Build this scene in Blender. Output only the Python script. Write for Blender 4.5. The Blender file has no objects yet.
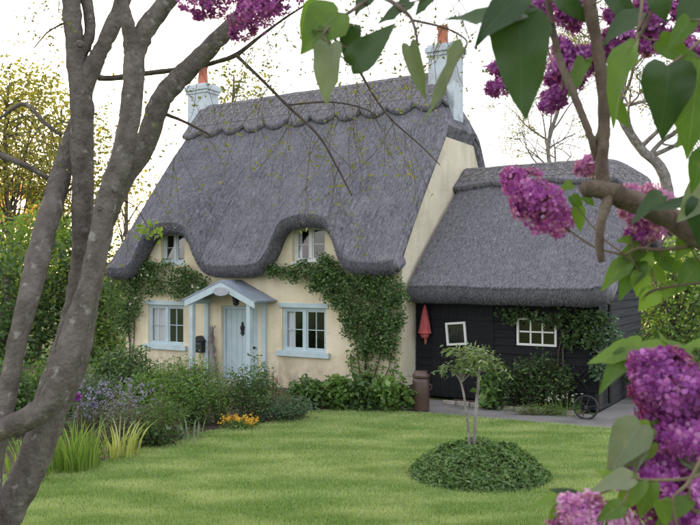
import bpy, math, random
import numpy as np
from mathutils import Vector, Matrix, Quaternion, noise

random.seed(7); RS = np.random.RandomState(11)
SC = bpy.context.scene
COL = SC.collection
F, CX, HY, EYE = 800.0, 350.0, 275.0, 2.6      # focal length (photo px), centre column, horizon row, eye height

# ------------------------------------------------------------------ camera
cam = bpy.data.cameras.new('camera'); camo = bpy.data.objects.new('camera', cam); COL.objects.link(camo)
camo.location = (0, 0, EYE); camo.rotation_euler = (math.radians(90), 0, 0)
cam.sensor_width = 36; cam.lens = F / 700 * 36; cam.shift_y = (HY - 262.5) / 700
cam.clip_start = 0.05; cam.clip_end = 3000
cam.dof.use_dof = True; cam.dof.focus_distance = 15.0; cam.dof.aperture_fstop = 13
SC.camera = camo
# ------------------------------------------------------------------ sky, sun, exposure
SUN = Vector((-0.418, 1.0, 0.0885)).normalized()
el = math.asin(SUN.z); az = math.atan2(SUN.x, SUN.y)
w = bpy.data.worlds.new('World'); SC.world = w; w.use_nodes = True
nt = w.node_tree; nt.nodes.clear()
def N(t, **k):
    n = nt.nodes.new(t)
    for a, b in k.items(): setattr(n, a, b)
    return n
sky = N('ShaderNodeTexSky', sky_type='NISHITA', sun_disc=False, sun_elevation=max(el, math.radians(9)), sun_rotation=az,
        altitude=0, air_density=1.0, dust_density=2.5, ozone_density=2.0)
bg = N('ShaderNodeBackground'); bg.inputs['Strength'].default_value = 0.15
out = N('ShaderNodeOutputWorld')
# thin high cloud over the clear sky
tc = N('ShaderNodeTexCoord'); mp = N('ShaderNodeMapping'); mp.inputs['Scale'].default_value = (1, 1, 3)
nz = N('ShaderNodeTexNoise'); nz.inputs['Scale'].default_value = 2.2; nz.inputs['Detail'].default_value = 6
rm = N('ShaderNodeMapRange'); rm.inputs['From Min'].default_value = .3; rm.inputs['From Max'].default_value = .7
rm.inputs['To Min'].default_value = .3; rm.inputs['To Max'].default_value = 1.0
mx = N('ShaderNodeMixRGB'); mx.inputs['Color2'].default_value = (5.9, 5.75, 5.85, 1)
L = nt.links.new
L(tc.outputs['Generated'], mp.inputs['Vector']); L(mp.outputs[0], nz.inputs['Vector'])
L(nz.outputs['Fac'], rm.inputs['Value']); L(rm.outputs[0], mx.inputs['Fac']); L(sky.outputs[0], mx.inputs['Color1'])
# the low sun itself: a small orange disc with its aureole
dt = N('ShaderNodeVectorMath', operation='DOT_PRODUCT'); dt.inputs[1].default_value = SUN
nm = N('ShaderNodeVectorMath', operation='NORMALIZE')
L(tc.outputs['Generated'], nm.inputs[0]); L(nm.outputs[0], dt.inputs[0])
r1 = N('ShaderNodeMapRange', interpolation_type='SMOOTHSTEP')
r1.inputs['From Min'].default_value = math.cos(math.radians(2.4)); r1.inputs['From Max'].default_value = math.cos(math.radians(1.1))
ad = N('ShaderNodeMixRGB'); ad.inputs['Color2'].default_value = (5.2, 1.9, .35, 1)
r2 = N('ShaderNodeMapRange', interpolation_type='SMOOTHSTEP')
r2.inputs['From Min'].default_value = math.cos(math.radians(.75)); r2.inputs['From Max'].default_value = math.cos(math.radians(.25))
a2 = N('ShaderNodeMixRGB', blend_type='ADD'); a2.inputs['Color2'].default_value = (60, 40, 16, 1)
L(dt.outputs['Value'], r2.inputs['Value']); L(r2.outputs[0], a2.inputs['Fac']); L(ad.outputs[0], a2.inputs['Color1'])
L(dt.outputs['Value'], r1.inputs['Value']); L(r1.outputs[0], ad.inputs['Fac']); L(mx.outputs[0], ad.inputs['Color1'])
L(a2.outputs[0], bg.inputs['Color']); L(bg.outputs[0], out.inputs['Surface'])
sl = bpy.data.lights.new('sun', 'SUN'); sl.energy = 2.5; sl.angle = math.radians(.6); sl.color = (1, .72, .42)
so = bpy.data.objects.new('sun', sl); COL.objects.link(so); so.rotation_euler = SUN.to_track_quat('Z', 'Y').to_euler(); so.location = SUN * 60
SC.view_settings.view_transform = 'Standard'; SC.view_settings.look = 'None'
SC.view_settings.exposure = 1.35; SC.view_settings.gamma = 1; SC.view_settings.use_curve_mapping = False
try: SC.cycles.use_denoising = True; SC.cycles.max_bounces = 8; SC.cycles.transparent_max_bounces = 12
except Exception: pass

# ------------------------------------------------------------------ pixel helpers
def P(px, py, Y): return Vector(((px - CX) / F * Y, Y, EYE + (HY - py) / F * Y))
def smooth(a, b, x):
    t = min(1, max(0, (x - a) / (b - a))); return t * t * (3 - 2 * t)
def gz(x, y):                                   # height of the ground: a low bank under the camera, level at the house
    return 1.0 * (1 - smooth(1.5, 7.2, y))
def G(px, py):
    Y = F * EYE / (py - HY); return Vector(((px - CX) / F * Y, Y, gz(0, Y)))
TH = math.radians(31.8); CC = (1.09, 16.77)
c_, s_ = math.cos(TH), math.sin(TH)
def fac(px, py, t=0.0):                         # local house coordinates of a pixel lying in the plane local y = t
    u = (px - CX) / F
    s = (u * (CC[1] + c_ * t) - CC[0] - s_ * t) / (c_ + s_ * u)
    Y = CC[1] - s_ * s + c_ * t
    return s, EYE + (HY - py) / F * Y
def H2W(x, y, z): return Vector((CC[0] + c_ * x + s_ * y, CC[1] - s_ * x + c_ * y, z))

# ------------------------------------------------------------------ materials
MATS = {}
def newmat(name):
    m = bpy.data.materials.new(name); m.use_nodes = True; MATS[name] = m
    return m, m.node_tree, m.node_tree.nodes['Principled BSDF']
def mat(name, c1, c2=None, scale=6, rough=.8, bump=0, bscale=None, stretch=(1, 1, 1), spec=.3, lo=.35, hi=.65, detail=5, c3=None, s3=1.2, l3=.5, h3=.62, coord='Object'):
    m, t, b = newmat(name); n = t.nodes; l = t.links.new
    b.inputs['Roughness'].default_value = rough; b.inputs['Specular IOR Level'].default_value = spec
    b.inputs['Base Color'].default_value = (*c1, 1)
    tc = n.new('ShaderNodeTexCoord'); mp = n.new('ShaderNodeMapping'); mp.inputs['Scale'].default_value = stretch
    l(tc.outputs[coord], mp.inputs['Vector'])
    if c2:
        z = n.new('ShaderNodeTexNoise'); z.inputs['Scale'].default_value = scale; z.inputs['Detail'].default_value = detail
        l(mp.outputs[0], z.inputs['Vector'])
        r = n.new('ShaderNodeValToRGB'); r.color_ramp.elements[0].position = lo; r.color_ramp.elements[1].position = hi
        r.color_ramp.elements[0].color = (*c1, 1); r.color_ramp.elements[1].color = (*c2, 1)
        l(z.outputs['Fac'], r.inputs['Fac']); src = r.outputs[0]
        if c3:
            z3 = n.new('ShaderNodeTexNoise'); z3.inputs['Scale'].default_value = s3; z3.inputs['Detail'].default_value = 6
            l(tc.outputs[coord], z3.inputs['Vector'])
            r3 = n.new('ShaderNodeMapRange'); r3.inputs['From Min'].default_value = l3; r3.inputs['From Max'].default_value = h3
            l(z3.outputs['Fac'], r3.inputs['Value'])
            m3 = n.new('ShaderNodeMixRGB'); m3.inputs['Color2'].default_value = (*c3, 1)
            l(r3.outputs[0], m3.inputs['Fac']); l(src, m3.inputs['Color1']); src = m3.outputs[0]
        l(src, b.inputs['Base Color'])
    if bump:
        zb = n.new('ShaderNodeTexNoise'); zb.inputs['Scale'].default_value = bscale or scale * 3; zb.inputs['Detail'].default_value = 6
        l(mp.outputs[0], zb.inputs['Vector'])
        bp = n.new('ShaderNodeBump'); bp.inputs['Strength'].default_value = bump; bp.inputs['Distance'].default_value = .03
        l(zb.outputs['Fac'], bp.inputs['Height']); l(bp.outputs[0], b.inputs['Normal'])
    return m
def leafmat(name, c1, c2, trans=.4, rough=.45, c3=None, patch=None, mid=.9):
    """foliage: every leaf island takes its own tone; light shines through"""
    m, t, b = newmat(name); n = t.nodes; l = t.links.new
    g = n.new('ShaderNodeNewGeometry'); r = n.new('ShaderNodeValToRGB')
    r.color_ramp.elements[0].color = (*c1, 1); r.color_ramp.elements[1].color = (*c2, 1)
    if c3: e = r.color_ramp.elements.new(mid); e.color = (*c2, 1); r.color_ramp.elements[-1].color = (*c3, 1)
    l(g.outputs['Random Per Island'], r.inputs['Fac']); src = r.outputs[0]
    if patch:
        tc = n.new('ShaderNodeTexCoord'); mp = n.new('ShaderNodeMapping'); mp.inputs['Scale'].default_value = patch[2]
        z = n.new('ShaderNodeTexNoise'); z.inputs['Scale'].default_value = patch[1]; z.inputs['Detail'].default_value = 5
        l(tc.outputs['Object'], mp.inputs['Vector']); l(mp.outputs[0], z.inputs['Vector'])
        mr = n.new('ShaderNodeMapRange'); mr.inputs['From Min'].default_value = .4; mr.inputs['From Max'].default_value = .66
        l(z.outputs['Fac'], mr.inputs['Value'])
        mm = n.new('ShaderNodeMixRGB'); mm.inputs['Color2'].default_value = (*patch[0], 1)
        l(mr.outputs[0], mm.inputs['Fac']); l(src, mm.inputs['Color1']); src = mm.outputs[0]
    b.inputs['Roughness'].default_value = rough; b.inputs['Specular IOR Level'].default_value = .35
    l(src, b.inputs['Base Color'])
    tr = n.new('ShaderNodeBsdfTranslucent'); hs = n.new('ShaderNodeMixRGB'); hs.blend_type = 'MULTIPLY'
    hs.inputs['Fac'].default_value = 1; hs.inputs['Color2'].default_value = (1.5, 1.5, .7, 1)
    l(src, hs.inputs['Color1']); l(hs.outputs[0], tr.inputs['Color'])
    mx = n.new('ShaderNodeMixShader'); mx.inputs[0].default_value = trans
    l(b.outputs[0], mx.inputs[1]); l(tr.outputs[0], mx.inputs[2]); l(mx.outputs[0], n['Material Output'].inputs['Surface'])
    return m

mat('plaster', (.70, .61, .42), (.76, .68, .50), scale=2.2, rough=.92, bump=.35, bscale=14, spec=.15, c3=(.56, .48, .34), s3=.9, l3=.52, h3=.72)
mat('gable_plaster', (.66, .60, .46), (.72, .66, .53), scale=2.2, rough=.92, bump=.35, bscale=14, spec=.15, c3=(.5, .45, .34), s3=.9, l3=.52, h3=.72)
mat('thatch', (.075, .074, .088), (.25, .246, .28), scale=26, rough=.95, bump=1.0, bscale=60, stretch=(1, .28, .28), spec=.08, lo=.3, hi=.7, c3=(.30, .29, .32), s3=1.6, l3=.5, h3=.8)
mat('thatch_ridge', (.09, .088, .10), (.25, .24, .265), scale=30, rough=.95, bump=.9, bscale=60, stretch=(1, .3, .3), spec=.08, lo=.3, hi=.7)
leafmat('straw', (.08, .079, .094), (.25, .245, .275), trans=.0, rough=.9, c3=(.36, .35, .37))
mat('hazel', (.38, .36, .345), (.2, .185, .18), scale=9, rough=.8)
mat('blue_paint', (.43, .545, .58), (.50, .60, .625), scale=5, rough=.5, bump=.08, bscale=30, c3=(.40, .48, .51), s3=3, l3=.55, h3=.8)
mat('blue_white_paint', (.50, .58, .60), (.56, .63, .64), scale=5, rough=.5, bump=.08, bscale=30)
mat('white_paint', (.72, .72, .70), (.64, .64, .63), scale=6, rough=.5)
mat('lead', (.21, .25, .31), (.27, .31, .37), scale=4, rough=.5, bump=.15)
mat('chimney_paint', (.52, .58, .64), (.60, .65, .70), scale=5, rough=.85, bump=.3, bscale=18, c3=(.42, .45, .48), s3=2)
mat('terracotta', (.42, .13, .085), (.5, .19, .12), scale=8, rough=.8, bump=.2)
mat('black_metal', (.018, .018, .02), (.03, .03, .032), scale=20, rough=.45)
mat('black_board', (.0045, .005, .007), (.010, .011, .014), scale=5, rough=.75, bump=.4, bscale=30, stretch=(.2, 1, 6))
mat('grey_board', (.022, .024, .028), (.045, .048, .055), scale=5, rough=.8, bump=.4, bscale=30, stretch=(1, .2, 6))
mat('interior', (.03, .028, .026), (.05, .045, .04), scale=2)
mat('curtain', (.62, .64, .68), (.72, .73, .76), scale=6, rough=.9, stretch=(6, 1, .3))
mat('bark', (.08, .067, .06), (.195, .172, .157), scale=14, rough=.92, bump=.7, bscale=45, stretch=(1, 1, .8), lo=.25, hi=.8, detail=9, c3=(.27, .255, .235), s3=16, l3=.6, h3=.72, spec=.12)
mat('twig_bark', (.055, .042, .036), (.10, .08, .068), scale=20, rough=.9)
mat('pale_bark', (.3, .28, .26), (.15, .13, .12), scale=8, rough=.9, bump=.4)
mat('lilac_bark', (.075, .05, .04), (.14, .105, .08), scale=40, rough=.85, bump=.5, bscale=90, stretch=(1, 1, .4), c3=(.2, .17, .13), s3=14, l3=.55, h3=.75)
mat('lilac_stem', (.16, .13, .075), (.12, .09, .06), scale=40, rough=.7)
mat('soil', (.05, .037, .027), (.085, .065, .048), scale=9, rough=.95, bump=.6)
mat('gravel', (.17, .165, .165), (.27, .26, .26), scale=60, rough=.95, bump=.7, bscale=90, c3=(.12, .125, .11), s3=1.3, l3=.5, h3=.75)
mat('stone', (.25, .23, .2), (.36, .33, .29), scale=9, rough=.9, bump=.4)
mat('brown_ceramic', (.055, .032, .028), (.085, .05, .04), scale=5, rough=.35, spec=.5)
mat('red_fabric', (.36, .065, .075), (.44, .10, .10), scale=9, rough=.8)
mat('slate_sign', (.34, .36, .40), (.42, .44, .48), scale=8, rough=.7, bump=.2)
mat('sign_relief', (.52, .54, .57), (.58, .6, .62), scale=8, rough=.7)
mat('meadow', (.06, .10, .025), (.10, .14, .04), scale=2.5, rough=.95, bump=.5, bscale=30)
mat('lawn_soil', (.085, .15, .035), (.14, .22, .06), scale=5, rough=.95, bump=.5, bscale=60, c3=(.21, .24, .1), s3=.9, l3=.45, h3=.7)
mat('silver_metal', (.6, .6, .6), (.5, .5, .5), scale=9, rough=.35)
mat('birdbath_lead', (.06, .075, .085), (.09, .11, .12), scale=9, rough=.5)
m, t, b = newmat('pane_glass')
b.inputs['Base Color'].default_value = (.012, .014, .016, 1); b.inputs['Roughness'].default_value = .03; b.inputs['Specular IOR Level'].default_value = .6
_tr = t.nodes.new('ShaderNodeBsdfTransparent'); _mx = t.nodes.new('ShaderNodeMixShader'); _lw = t.nodes.new('ShaderNodeLayerWeight'); _lw.inputs[0].default_value = .5; _pw = t.nodes.new('ShaderNodeMath'); _pw.operation = 'POWER'; _pw.inputs[1].default_value = 2.5
_ma = t.nodes.new('ShaderNodeMath'); _ma.operation = 'ADD'; _ma.inputs[1].default_value = .05
t.links.new(_lw.outputs['Facing'], _pw.inputs[0]); t.links.new(_pw.outputs[0], _ma.inputs[0]); t.links.new(_ma.outputs[0], _mx.inputs[0])
_gl = t.nodes.new('ShaderNodeBsdfGlossy'); _gl.inputs['Roughness'].default_value = .02
t.links.new(_tr.outputs[0], _mx.inputs[1]); t.links.new(_gl.outputs[0], _mx.inputs[2]); t.links.new(_mx.outputs[0], t.nodes['Material Output'].inputs['Surface'])

leafmat('grass', (.15, .245, .065), (.26, .37, .12), trans=.35, rough=.6, c3=(.39, .46, .22), patch=((.42, .49, .235), 1.1, (.7, 1.8, 1)))
leafmat('leaf_vine', (.042, .092, .032), (.12, .2, .065), trans=.32, c3=(.21, .29, .105))
leafmat('leaf_dark', (.026, .055, .02), (.075, .13, .042), trans=.3, c3=(.15, .2, .075))
leafmat('leaf_mid', (.065, .14, .035), (.165, .27, .07), trans=.38, c3=(.29, .38, .14))
leafmat('leaf_fresh', (.12, .21, .04), (.22, .32, .07), trans=.45, c3=(.33, .40, .14))
leafmat('leaf_mound', (.055, .115, .035), (.15, .24, .075), trans=.3, c3=(.25, .34, .13))
leafmat('leaf_tree', (.09, .15, .05), (.2, .27, .1), trans=.4, c3=(.38, .42, .22))
leafmat('leaf_yellow', (.20, .21, .05), (.34, .31, .09), trans=.5, c3=(.42, .36, .14))
leafmat('leaf_olive', (.11, .13, .045), (.2, .21, .08), trans=.45, c3=(.28, .27, .12))
leafmat('leaf_grey', (.14, .19, .12), (.24, .29, .2), trans=.3, c3=(.32, .36, .27))
leafmat('leaf_blue', (.06, .115, .07), (.11, .18, .1), trans=.3, c3=(.19, .25, .17))
leafmat('leaf_cream', (.28, .34, .09), (.48, .5, .2), trans=.45, c3=(.62, .6, .36))
leafmat('leaf_pink', (.22, .12, .09), (.34, .22, .15), trans=.35)
leafmat('petal_lavender', (.2, .18, .34), (.32, .29, .46), trans=.3)
leafmat('petal_allium', (.30, .05, .42), (.42, .12, .55), trans=.3)
leafmat('petal_orange', (.62, .34, .03), (.75, .48, .07), trans=.3)
leafmat('petal_white', (.62, .62, .55), (.75, .74, .66), trans=.3)
leafmat('petal_lilac', (.27, .04, .30), (.44, .11, .46), trans=.35, c3=(.64, .31, .64), mid=.7)
leafmat('petal_lilac_pale', (.38, .11, .37), (.54, .24, .52), trans=.35, c3=(.74, .50, .72), mid=.6)
leafmat('petal_lilac_deep', (.17, .025, .20), (.36, .085, .37), trans=.35, c3=(.56, .25, .58), mid=.75)
def veined(name, c1, c2, vein, trans):
    """lilac leaf: tone per leaf, pale midrib and side veins on the blade"""
    m = leafmat(name, c1, c2, trans, .38); t = m.node_tree; n = t.nodes; l = t.links.new
    tc = n.new('ShaderNodeTexCoord'); sp = n.new('ShaderNodeSeparateXYZ'); l(tc.outputs['Object'], sp.inputs[0])
    def M(op, a, b=None):
        q = n.new('ShaderNodeMath'); q.operation = op
        for i_, v in enumerate((a, b)):
            if v is None: continue
            if isinstance(v, (int, float)): q.inputs[i_].default_value = v
            else: l(v, q.inputs[i_])
        return q.outputs[0]
    ay = M('ABSOLUTE', sp.outputs['Y']); rib = M('LESS_THAN', ay, .014)
    fr = M('FRACT', M('MULTIPLY', M('SUBTRACT', sp.outputs['X'], M('MULTIPLY', ay, .75)), 6.5)); side = M('MULTIPLY', M('LESS_THAN', fr, .07), .55)
    fac_ = M('MULTIPLY', M('MAXIMUM', rib, side), .5)
    pb = n['Principled BSDF']; src = pb.inputs['Base Color'].links[0].from_socket
    info = n.new('ShaderNodeObjectInfo'); rp = [q for q in n if q.type == 'VALTORGB'][0]; l(info.outputs['Random'], rp.inputs['Fac'])
    mx = n.new('ShaderNodeMixRGB'); mx.inputs['Color2'].default_value = (*vein, 1); l(fac_, mx.inputs['Fac']); l(src, mx.inputs['Color1']); l(mx.outputs[0], pb.inputs['Base Color'])
    zz = n.new('ShaderNodeTexNoise'); zz.inputs['Scale'].default_value = 4; zz.inputs['Detail'].default_value = 8; l(tc.outputs['Object'], zz.inputs['Vector'])
    rr = n.new('ShaderNodeMapRange'); rr.inputs['From Min'].default_value = .55; rr.inputs['From Max'].default_value = .8; rr.inputs['To Max'].default_value = .55; l(zz.outputs['Fac'], rr.inputs['Value'])
    m2 = n.new('ShaderNodeMixRGB'); m2.inputs['Color2'].default_value = (c2[0] * 1.5, c2[1] * 1.15, c2[2], 1); l(rr.outputs[0], m2.inputs['Fac']); l(mx.outputs[0], m2.inputs['Color1']); l(m2.outputs[0], pb.inputs['Base Color'])
    bp = n.new('ShaderNodeBump'); bp.inputs['Strength'].default_value = .5; bp.inputs['Distance'].default_value = .002; bp.invert = True; l(fac_, bp.inputs['Height']); l(bp.outputs[0], pb.inputs['Normal'])
veined('lilac_leaf', (.06, .125, .018), (.15, .25, .04), (.25, .33, .1), .42)
veined('lilac_leaf_dark', (.018, .048, .012), (.04, .08, .02), (.07, .12, .04), .2)  # same lilac leaves against the sky, their backlit dimness put into the colour
veined('lilac_leaf_grey', (.10, .14, .065), (.17, .21, .12), (.24, .28, .17), .3)

def layer(name, col, scale, stretch, lo, hi, amount=1.0, zband=None):
    """another mottling laid over a material's colour: streaks, stains, moss"""
    t = MATS[name].node_tree; n = t.nodes; l = t.links.new; b = n['Principled BSDF']; src = b.inputs['Base Color'].links[0].from_socket
    tc = n.new('ShaderNodeTexCoord'); mp = n.new('ShaderNodeMapping'); mp.inputs['Scale'].default_value = stretch; mp.inputs['Location'].default_value = (3.7, 1.3, 8.1)
    l(tc.outputs['Object'], mp.inputs['Vector']); z = n.new('ShaderNodeTexNoise'); z.inputs['Scale'].default_value = scale; z.inputs['Detail'].default_value = 7; z.inputs['Roughness'].default_value = .65
    l(mp.outputs[0], z.inputs['Vector']); r = n.new('ShaderNodeMapRange'); r.inputs['From Min'].default_value = lo; r.inputs['From Max'].default_value = hi; r.inputs['To Max'].default_value = amount
    l(z.outputs['Fac'], r.inputs['Value']); f = r.outputs[0]
    if zband:
        sp = n.new('ShaderNodeSeparateXYZ'); l(tc.outputs['Object'], sp.inputs[0]); q = n.new('ShaderNodeMapRange'); q.inputs['From Min'].default_value = zband[1]; q.inputs['From Max'].default_value = zband[0]
        l(sp.outputs['Z'], q.inputs['Value']); mu = n.new('ShaderNodeMath'); mu.operation = 'MULTIPLY'; l(q.outputs[0], mu.inputs[0]); l(f, mu.inputs[1]); f = mu.outputs[0]
    mx = n.new('ShaderNodeMixRGB'); mx.inputs['Color2'].default_value = (*col, 1); l(f, mx.inputs['Fac']); l(src, mx.inputs['Color1']); l(mx.outputs[0], b.inputs['Base Color'])
layer('plaster', (.52, .43, .29), 5, (1, 1, .16), .52, .75, .7)          # rain streaks
layer('plaster', (.80, .72, .55), 1.1, (1, 1, 1), .5, .7, .7)            # fresher limewash
layer('plaster', (.33, .29, .22), 6, (1, 1, .7), .35, .6, .8, (.15, .8)) # splashed soil
layer('gable_plaster', (.5, .45, .36), 5, (1, 1, .16), .5, .75, .7)
for t_ in ('thatch', 'thatch_ridge'):
    layer(t_, (.05, .05, .06), 9, (1.6, .1, .1), .5, .72, .75)           # combed courses
    layer(t_, (.29, .285, .31), 13, (1.6, .12, .12), .56, .76, .7)
    layer(t_, (.12, .125, .09), 2.2, (1, .5, .5), .58, .75, .6)          # moss
for t_ in ('blue_paint', 'blue_white_paint', 'white_paint'):
    layer(t_, (.34, .36, .34), 30, (1, 1, .12), .6, .78, .6); layer(t_, (.3, .31, .28), 7, (1, 1, 1), .62, .8, .5)
# ------------------------------------------------------------------ object helpers
def tag(o, label, cat, group=None):
    o['label'] = label; o['category'] = cat
    if group: o['group'] = group
    return o
def link(name, me, m=None, parent=None):
    o = bpy.data.objects.new(name, me); COL.objects.link(o)
    if me is not None and m is not None and not me.materials: me.materials.append(MATS[m])
    if parent: o.parent = parent
    return o
def empty(name, label, cat, loc=(0, 0, 0), rz=0, group=None):
    o = bpy.data.objects.new(name, None); COL.objects.link(o); o.empty_display_size = .2
    o.location = loc; o.rotation_euler = (0, 0, rz); tag(o, label, cat, group); return o
def amesh(name, V, Fc, m, parent=None, sm=False):
    """mesh from numpy arrays: V (n,3), Fc (k,3) or (k,4)"""
    V = np.asarray(V, np.float32); Fc = np.asarray(Fc, np.int32); k = Fc.shape[1]
    me = bpy.data.meshes.new(name); me.vertices.add(len(V)); me.vertices.foreach_set('co', V.ravel())
    me.loops.add(Fc.size); me.loops.foreach_set('vertex_index', Fc.ravel())
    me.polygons.add(len(Fc)); me.polygons.foreach_set('loop_start', np.arange(0, Fc.size, k, dtype=np.int32))
    me.update(calc_edges=True); me.validate()
    if sm: me.shade_smooth()
    return link(name, me, m, parent)
class MB:
    def __init__(s): s.v = []; s.f = []
    def add(s, vs, fs):
        k = len(s.v); s.v += [tuple(v) for v in vs]; s.f += [tuple(i + k for i in f) for f in fs]
    def box(s, x0, x1, y0, y1, z0, z1, M=None):
        vs = [Vector((x, y, z)) for z in (z0, z1) for y in (y0, y1) for x in (x0, x1)]
        if M: vs = [M @ v for v in vs]
        s.add(vs, [(0, 2, 3, 1), (4, 5, 7, 6), (0, 1, 5, 4), (2, 6, 7, 3), (0, 4, 6, 2), (1, 3, 7, 5)])
    def bar(s, a, b, w, h):                      # a bar of square section between two points
        a, b = Vector(a), Vector(b); d = (b - a); q = d.to_track_quat('Z', 'Y'); M = Matrix.Translation(a) @ q.to_matrix().to_4x4()
        s.box(-w / 2, w / 2, -h / 2, h / 2, 0, d.length, M)
    def tube(s, pts, rad, n=6, cap=True, wob=0):
        pts = [Vector(p) for p in pts]; k0 = len(s.v); m = len(pts); up = None
        for i, p in enumerate(pts):
            d = (pts[min(i + 1, m - 1)] - pts[max(i - 1, 0)])
            if d.length < 1e-9: d = Vector((0, 0, 1))
            d.normalize()
            if up is None: up = d.orthogonal().normalized()
            up = (up - d * up.dot(d))
            up = up.normalized() if up.length > 1e-6 else d.orthogonal().normalized()
            sd = d.cross(up); r = rad[i] if hasattr(rad, '__len__') else rad
            for j in range(n):
                a = 2 * math.pi * j / n; q = p + (up * math.cos(a) + sd * math.sin(a)) * r
                if wob: q += (q - p) * wob * noise.noise(q * (1.1 / max(r, .01)))
                s.v.append(tuple(q))
        for i in range(m - 1):
            for j in range(n):
                a = k0 + i * n + j; b = k0 + i * n + (j + 1) % n; s.f.append((a, b, b + n, a + n))
        if cap:
            s.f.append(tuple(k0 + j for j in reversed(range(n)))); s.f.append(tuple(k0 + (m - 1) * n + j for j in range(n)))
    def lathe(s, prof, n=16, M=None):
        k0 = len(s.v)
        for r, z in prof:
            for j in range(n):
                v = Vector((r * math.cos(2 * math.pi * j / n), r * math.sin(2 * math.pi * j / n), z)); s.v.append(tuple(M @ v if M else v))
        for i in range(len(prof) - 1):
            for j in range(n):
                a = k0 + i * n + j; b = k0 + i * n + (j + 1) % n; s.f.append((a, b, b + n, a + n))
        s.f.append(tuple(k0 + j for j in reversed(range(n)))); s.f.append(tuple(k0 + (len(prof) - 1) * n + j for j in range(n)))
    def prism(s, pts, M, d):                     # outline in local xy, pushed by d along local z
        n = len(pts); a = [M @ Vector((x, y, 0)) for x, y in pts]; b = [M @ Vector((x, y, d)) for x, y in pts]
        s.add(a + b, [tuple(reversed(range(n))), tuple(range(n, 2 * n))] + [(i, (i + 1) % n, (i + 1) % n + n, i + n) for i in range(n)])
    def build(s, name, m, parent=None, sm=False, bev=0):
        me = bpy.data.meshes.new(name); me.from_pydata(s.v, [], s.f); me.update()
        if sm: me.shade_smooth()
        o = link(name, me, m, parent)
        if bev:
            b = o.modifiers.new('bevel', 'BEVEL'); b.width = bev; b.segments = 2; b.limit_method = 'ANGLE'
        return o
def unit(n):
    v = RS.normal(size=(n, 3)); return v / np.linalg.norm(v, axis=1)[:, None]
def nrmz(a): return a / np.maximum(np.linalg.norm(a, axis=1), 1e-9)[:, None]
def leaves(name, pos, dirs, nrm, Ln, Wd, m, parent=None, fold=.18, droop=0):
    """many leaves, each a folded blade of two faces, with its own tone"""
    n = len(pos); pos = np.asarray(pos, float); d = nrmz(np.asarray(dirs, float)); sd = nrmz(np.cross(nrm, d)); nn = np.cross(d, sd)
    Ln = np.broadcast_to(Ln, n)[:, None]; Wd = np.broadcast_to(Wd, n)[:, None]
    tip = pos + d * Ln; tip[:, 2] -= droop * Ln[:, 0]
    mid = pos + d * Ln * .45 + nn * Wd * fold
    V = np.stack([pos, mid - sd * Wd * .5, tip, mid + sd * Wd * .5], 1).reshape(-1, 3)
    i = np.arange(n)[:, None] * 4
    Fc = np.concatenate([i + [0, 1, 2], i + [0, 2, 3]], 1).reshape(-1, 3)
    return amesh(name, V, Fc, m, parent)
def rleaves(name, pos, size, m, parent=None, up=.6, out=None, asp=.6, var=.4, fold=.18):
    n = len(pos); d = unit(n); d[:, 2] *= .6
    nr = unit(n); nr[:, 2] += up
    if out is not None: nr = nr + np.asarray(out)
    L_ = size * (1 + var * (RS.rand(n) * 2 - 1))
    return leaves(name, pos, d, nrmz(nr), L_, L_ * asp, m, parent, fold)
def in_poly(poly, n):
    poly = np.array(poly, float); lo, hi = poly.min(0), poly.max(0); res = []
    x2, y2 = np.roll(poly[:, 0], -1), np.roll(poly[:, 1], -1)
    while sum(map(len, res)) < n:
        q = lo + RS.rand(n * 2, 2) * (hi - lo); c = np.zeros(len(q), bool)
        for a, b, cx, dy in zip(poly[:, 0], poly[:, 1], x2, y2):
            k = ((b > q[:, 1]) != (dy > q[:, 1])) & (q[:, 0] < (cx - a) * (q[:, 1] - b) / (dy - b + 1e-12) + a); c ^= k
        res.append(q[c])
    return np.concatenate(res)[:n]
def spline(pts, k=6):
    """Catmull-Rom through a list of tuples"""
    p = np.array(pts, float); p = np.vstack([2 * p[0] - p[1], p, 2 * p[-1] - p[-2]]); o = []
    for i in range(1, len(p) - 2):
        for t in np.arange(k) / k:
            a, b, c, d = p[i - 1], p[i], p[i + 1], p[i + 2]
            o.append(.5 * (2 * b + (c - a) * t + (2 * a - 5 * b + 4 * c - d) * t * t + (3 * b - a - 3 * c + d) * t ** 3))
    o.append(p[-2]); return np.array(o)
# ------------------------------------------------------------------ ground
def ground_sheet():
    xs = np.concatenate([[-900, -300, -120, -60], np.arange(-30, 31, 1.0), [60, 120, 300, 900]])
    ys = np.concatenate([[-300, -60, -20], np.arange(-8, 60, 1.0), [80, 120, 200, 400, 1200]])
    V = [(x, y, gz(x, y) - .03) for y in ys for x in xs]; n = len(xs)
    Fc = [(j * n + i, j * n + i + 1, (j + 1) * n + i + 1, (j + 1) * n + i) for j in range(len(ys) - 1) for i in range(n - 1)]
    o = amesh('ground', V, Fc, 'meadow', sm=True); o['kind'] = 'structure'
ground_sheet()
EDGE = [(-420, 640), (-160, 520), (-40, 483), (30, 474), (90, 466), (150, 447), (210, 432), (265, 424), (308, 412.5), (350, 410.5), (415, 413), (500, 420), (600, 428.5), (700, 437), (860, 452)]
EW = spline([tuple(G(*e))[:2] for e in EDGE], 8)      # far edge of the lawn, world xy
def edgeY(x): return np.interp(x, EW[:, 0], EW[:, 1])
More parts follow.
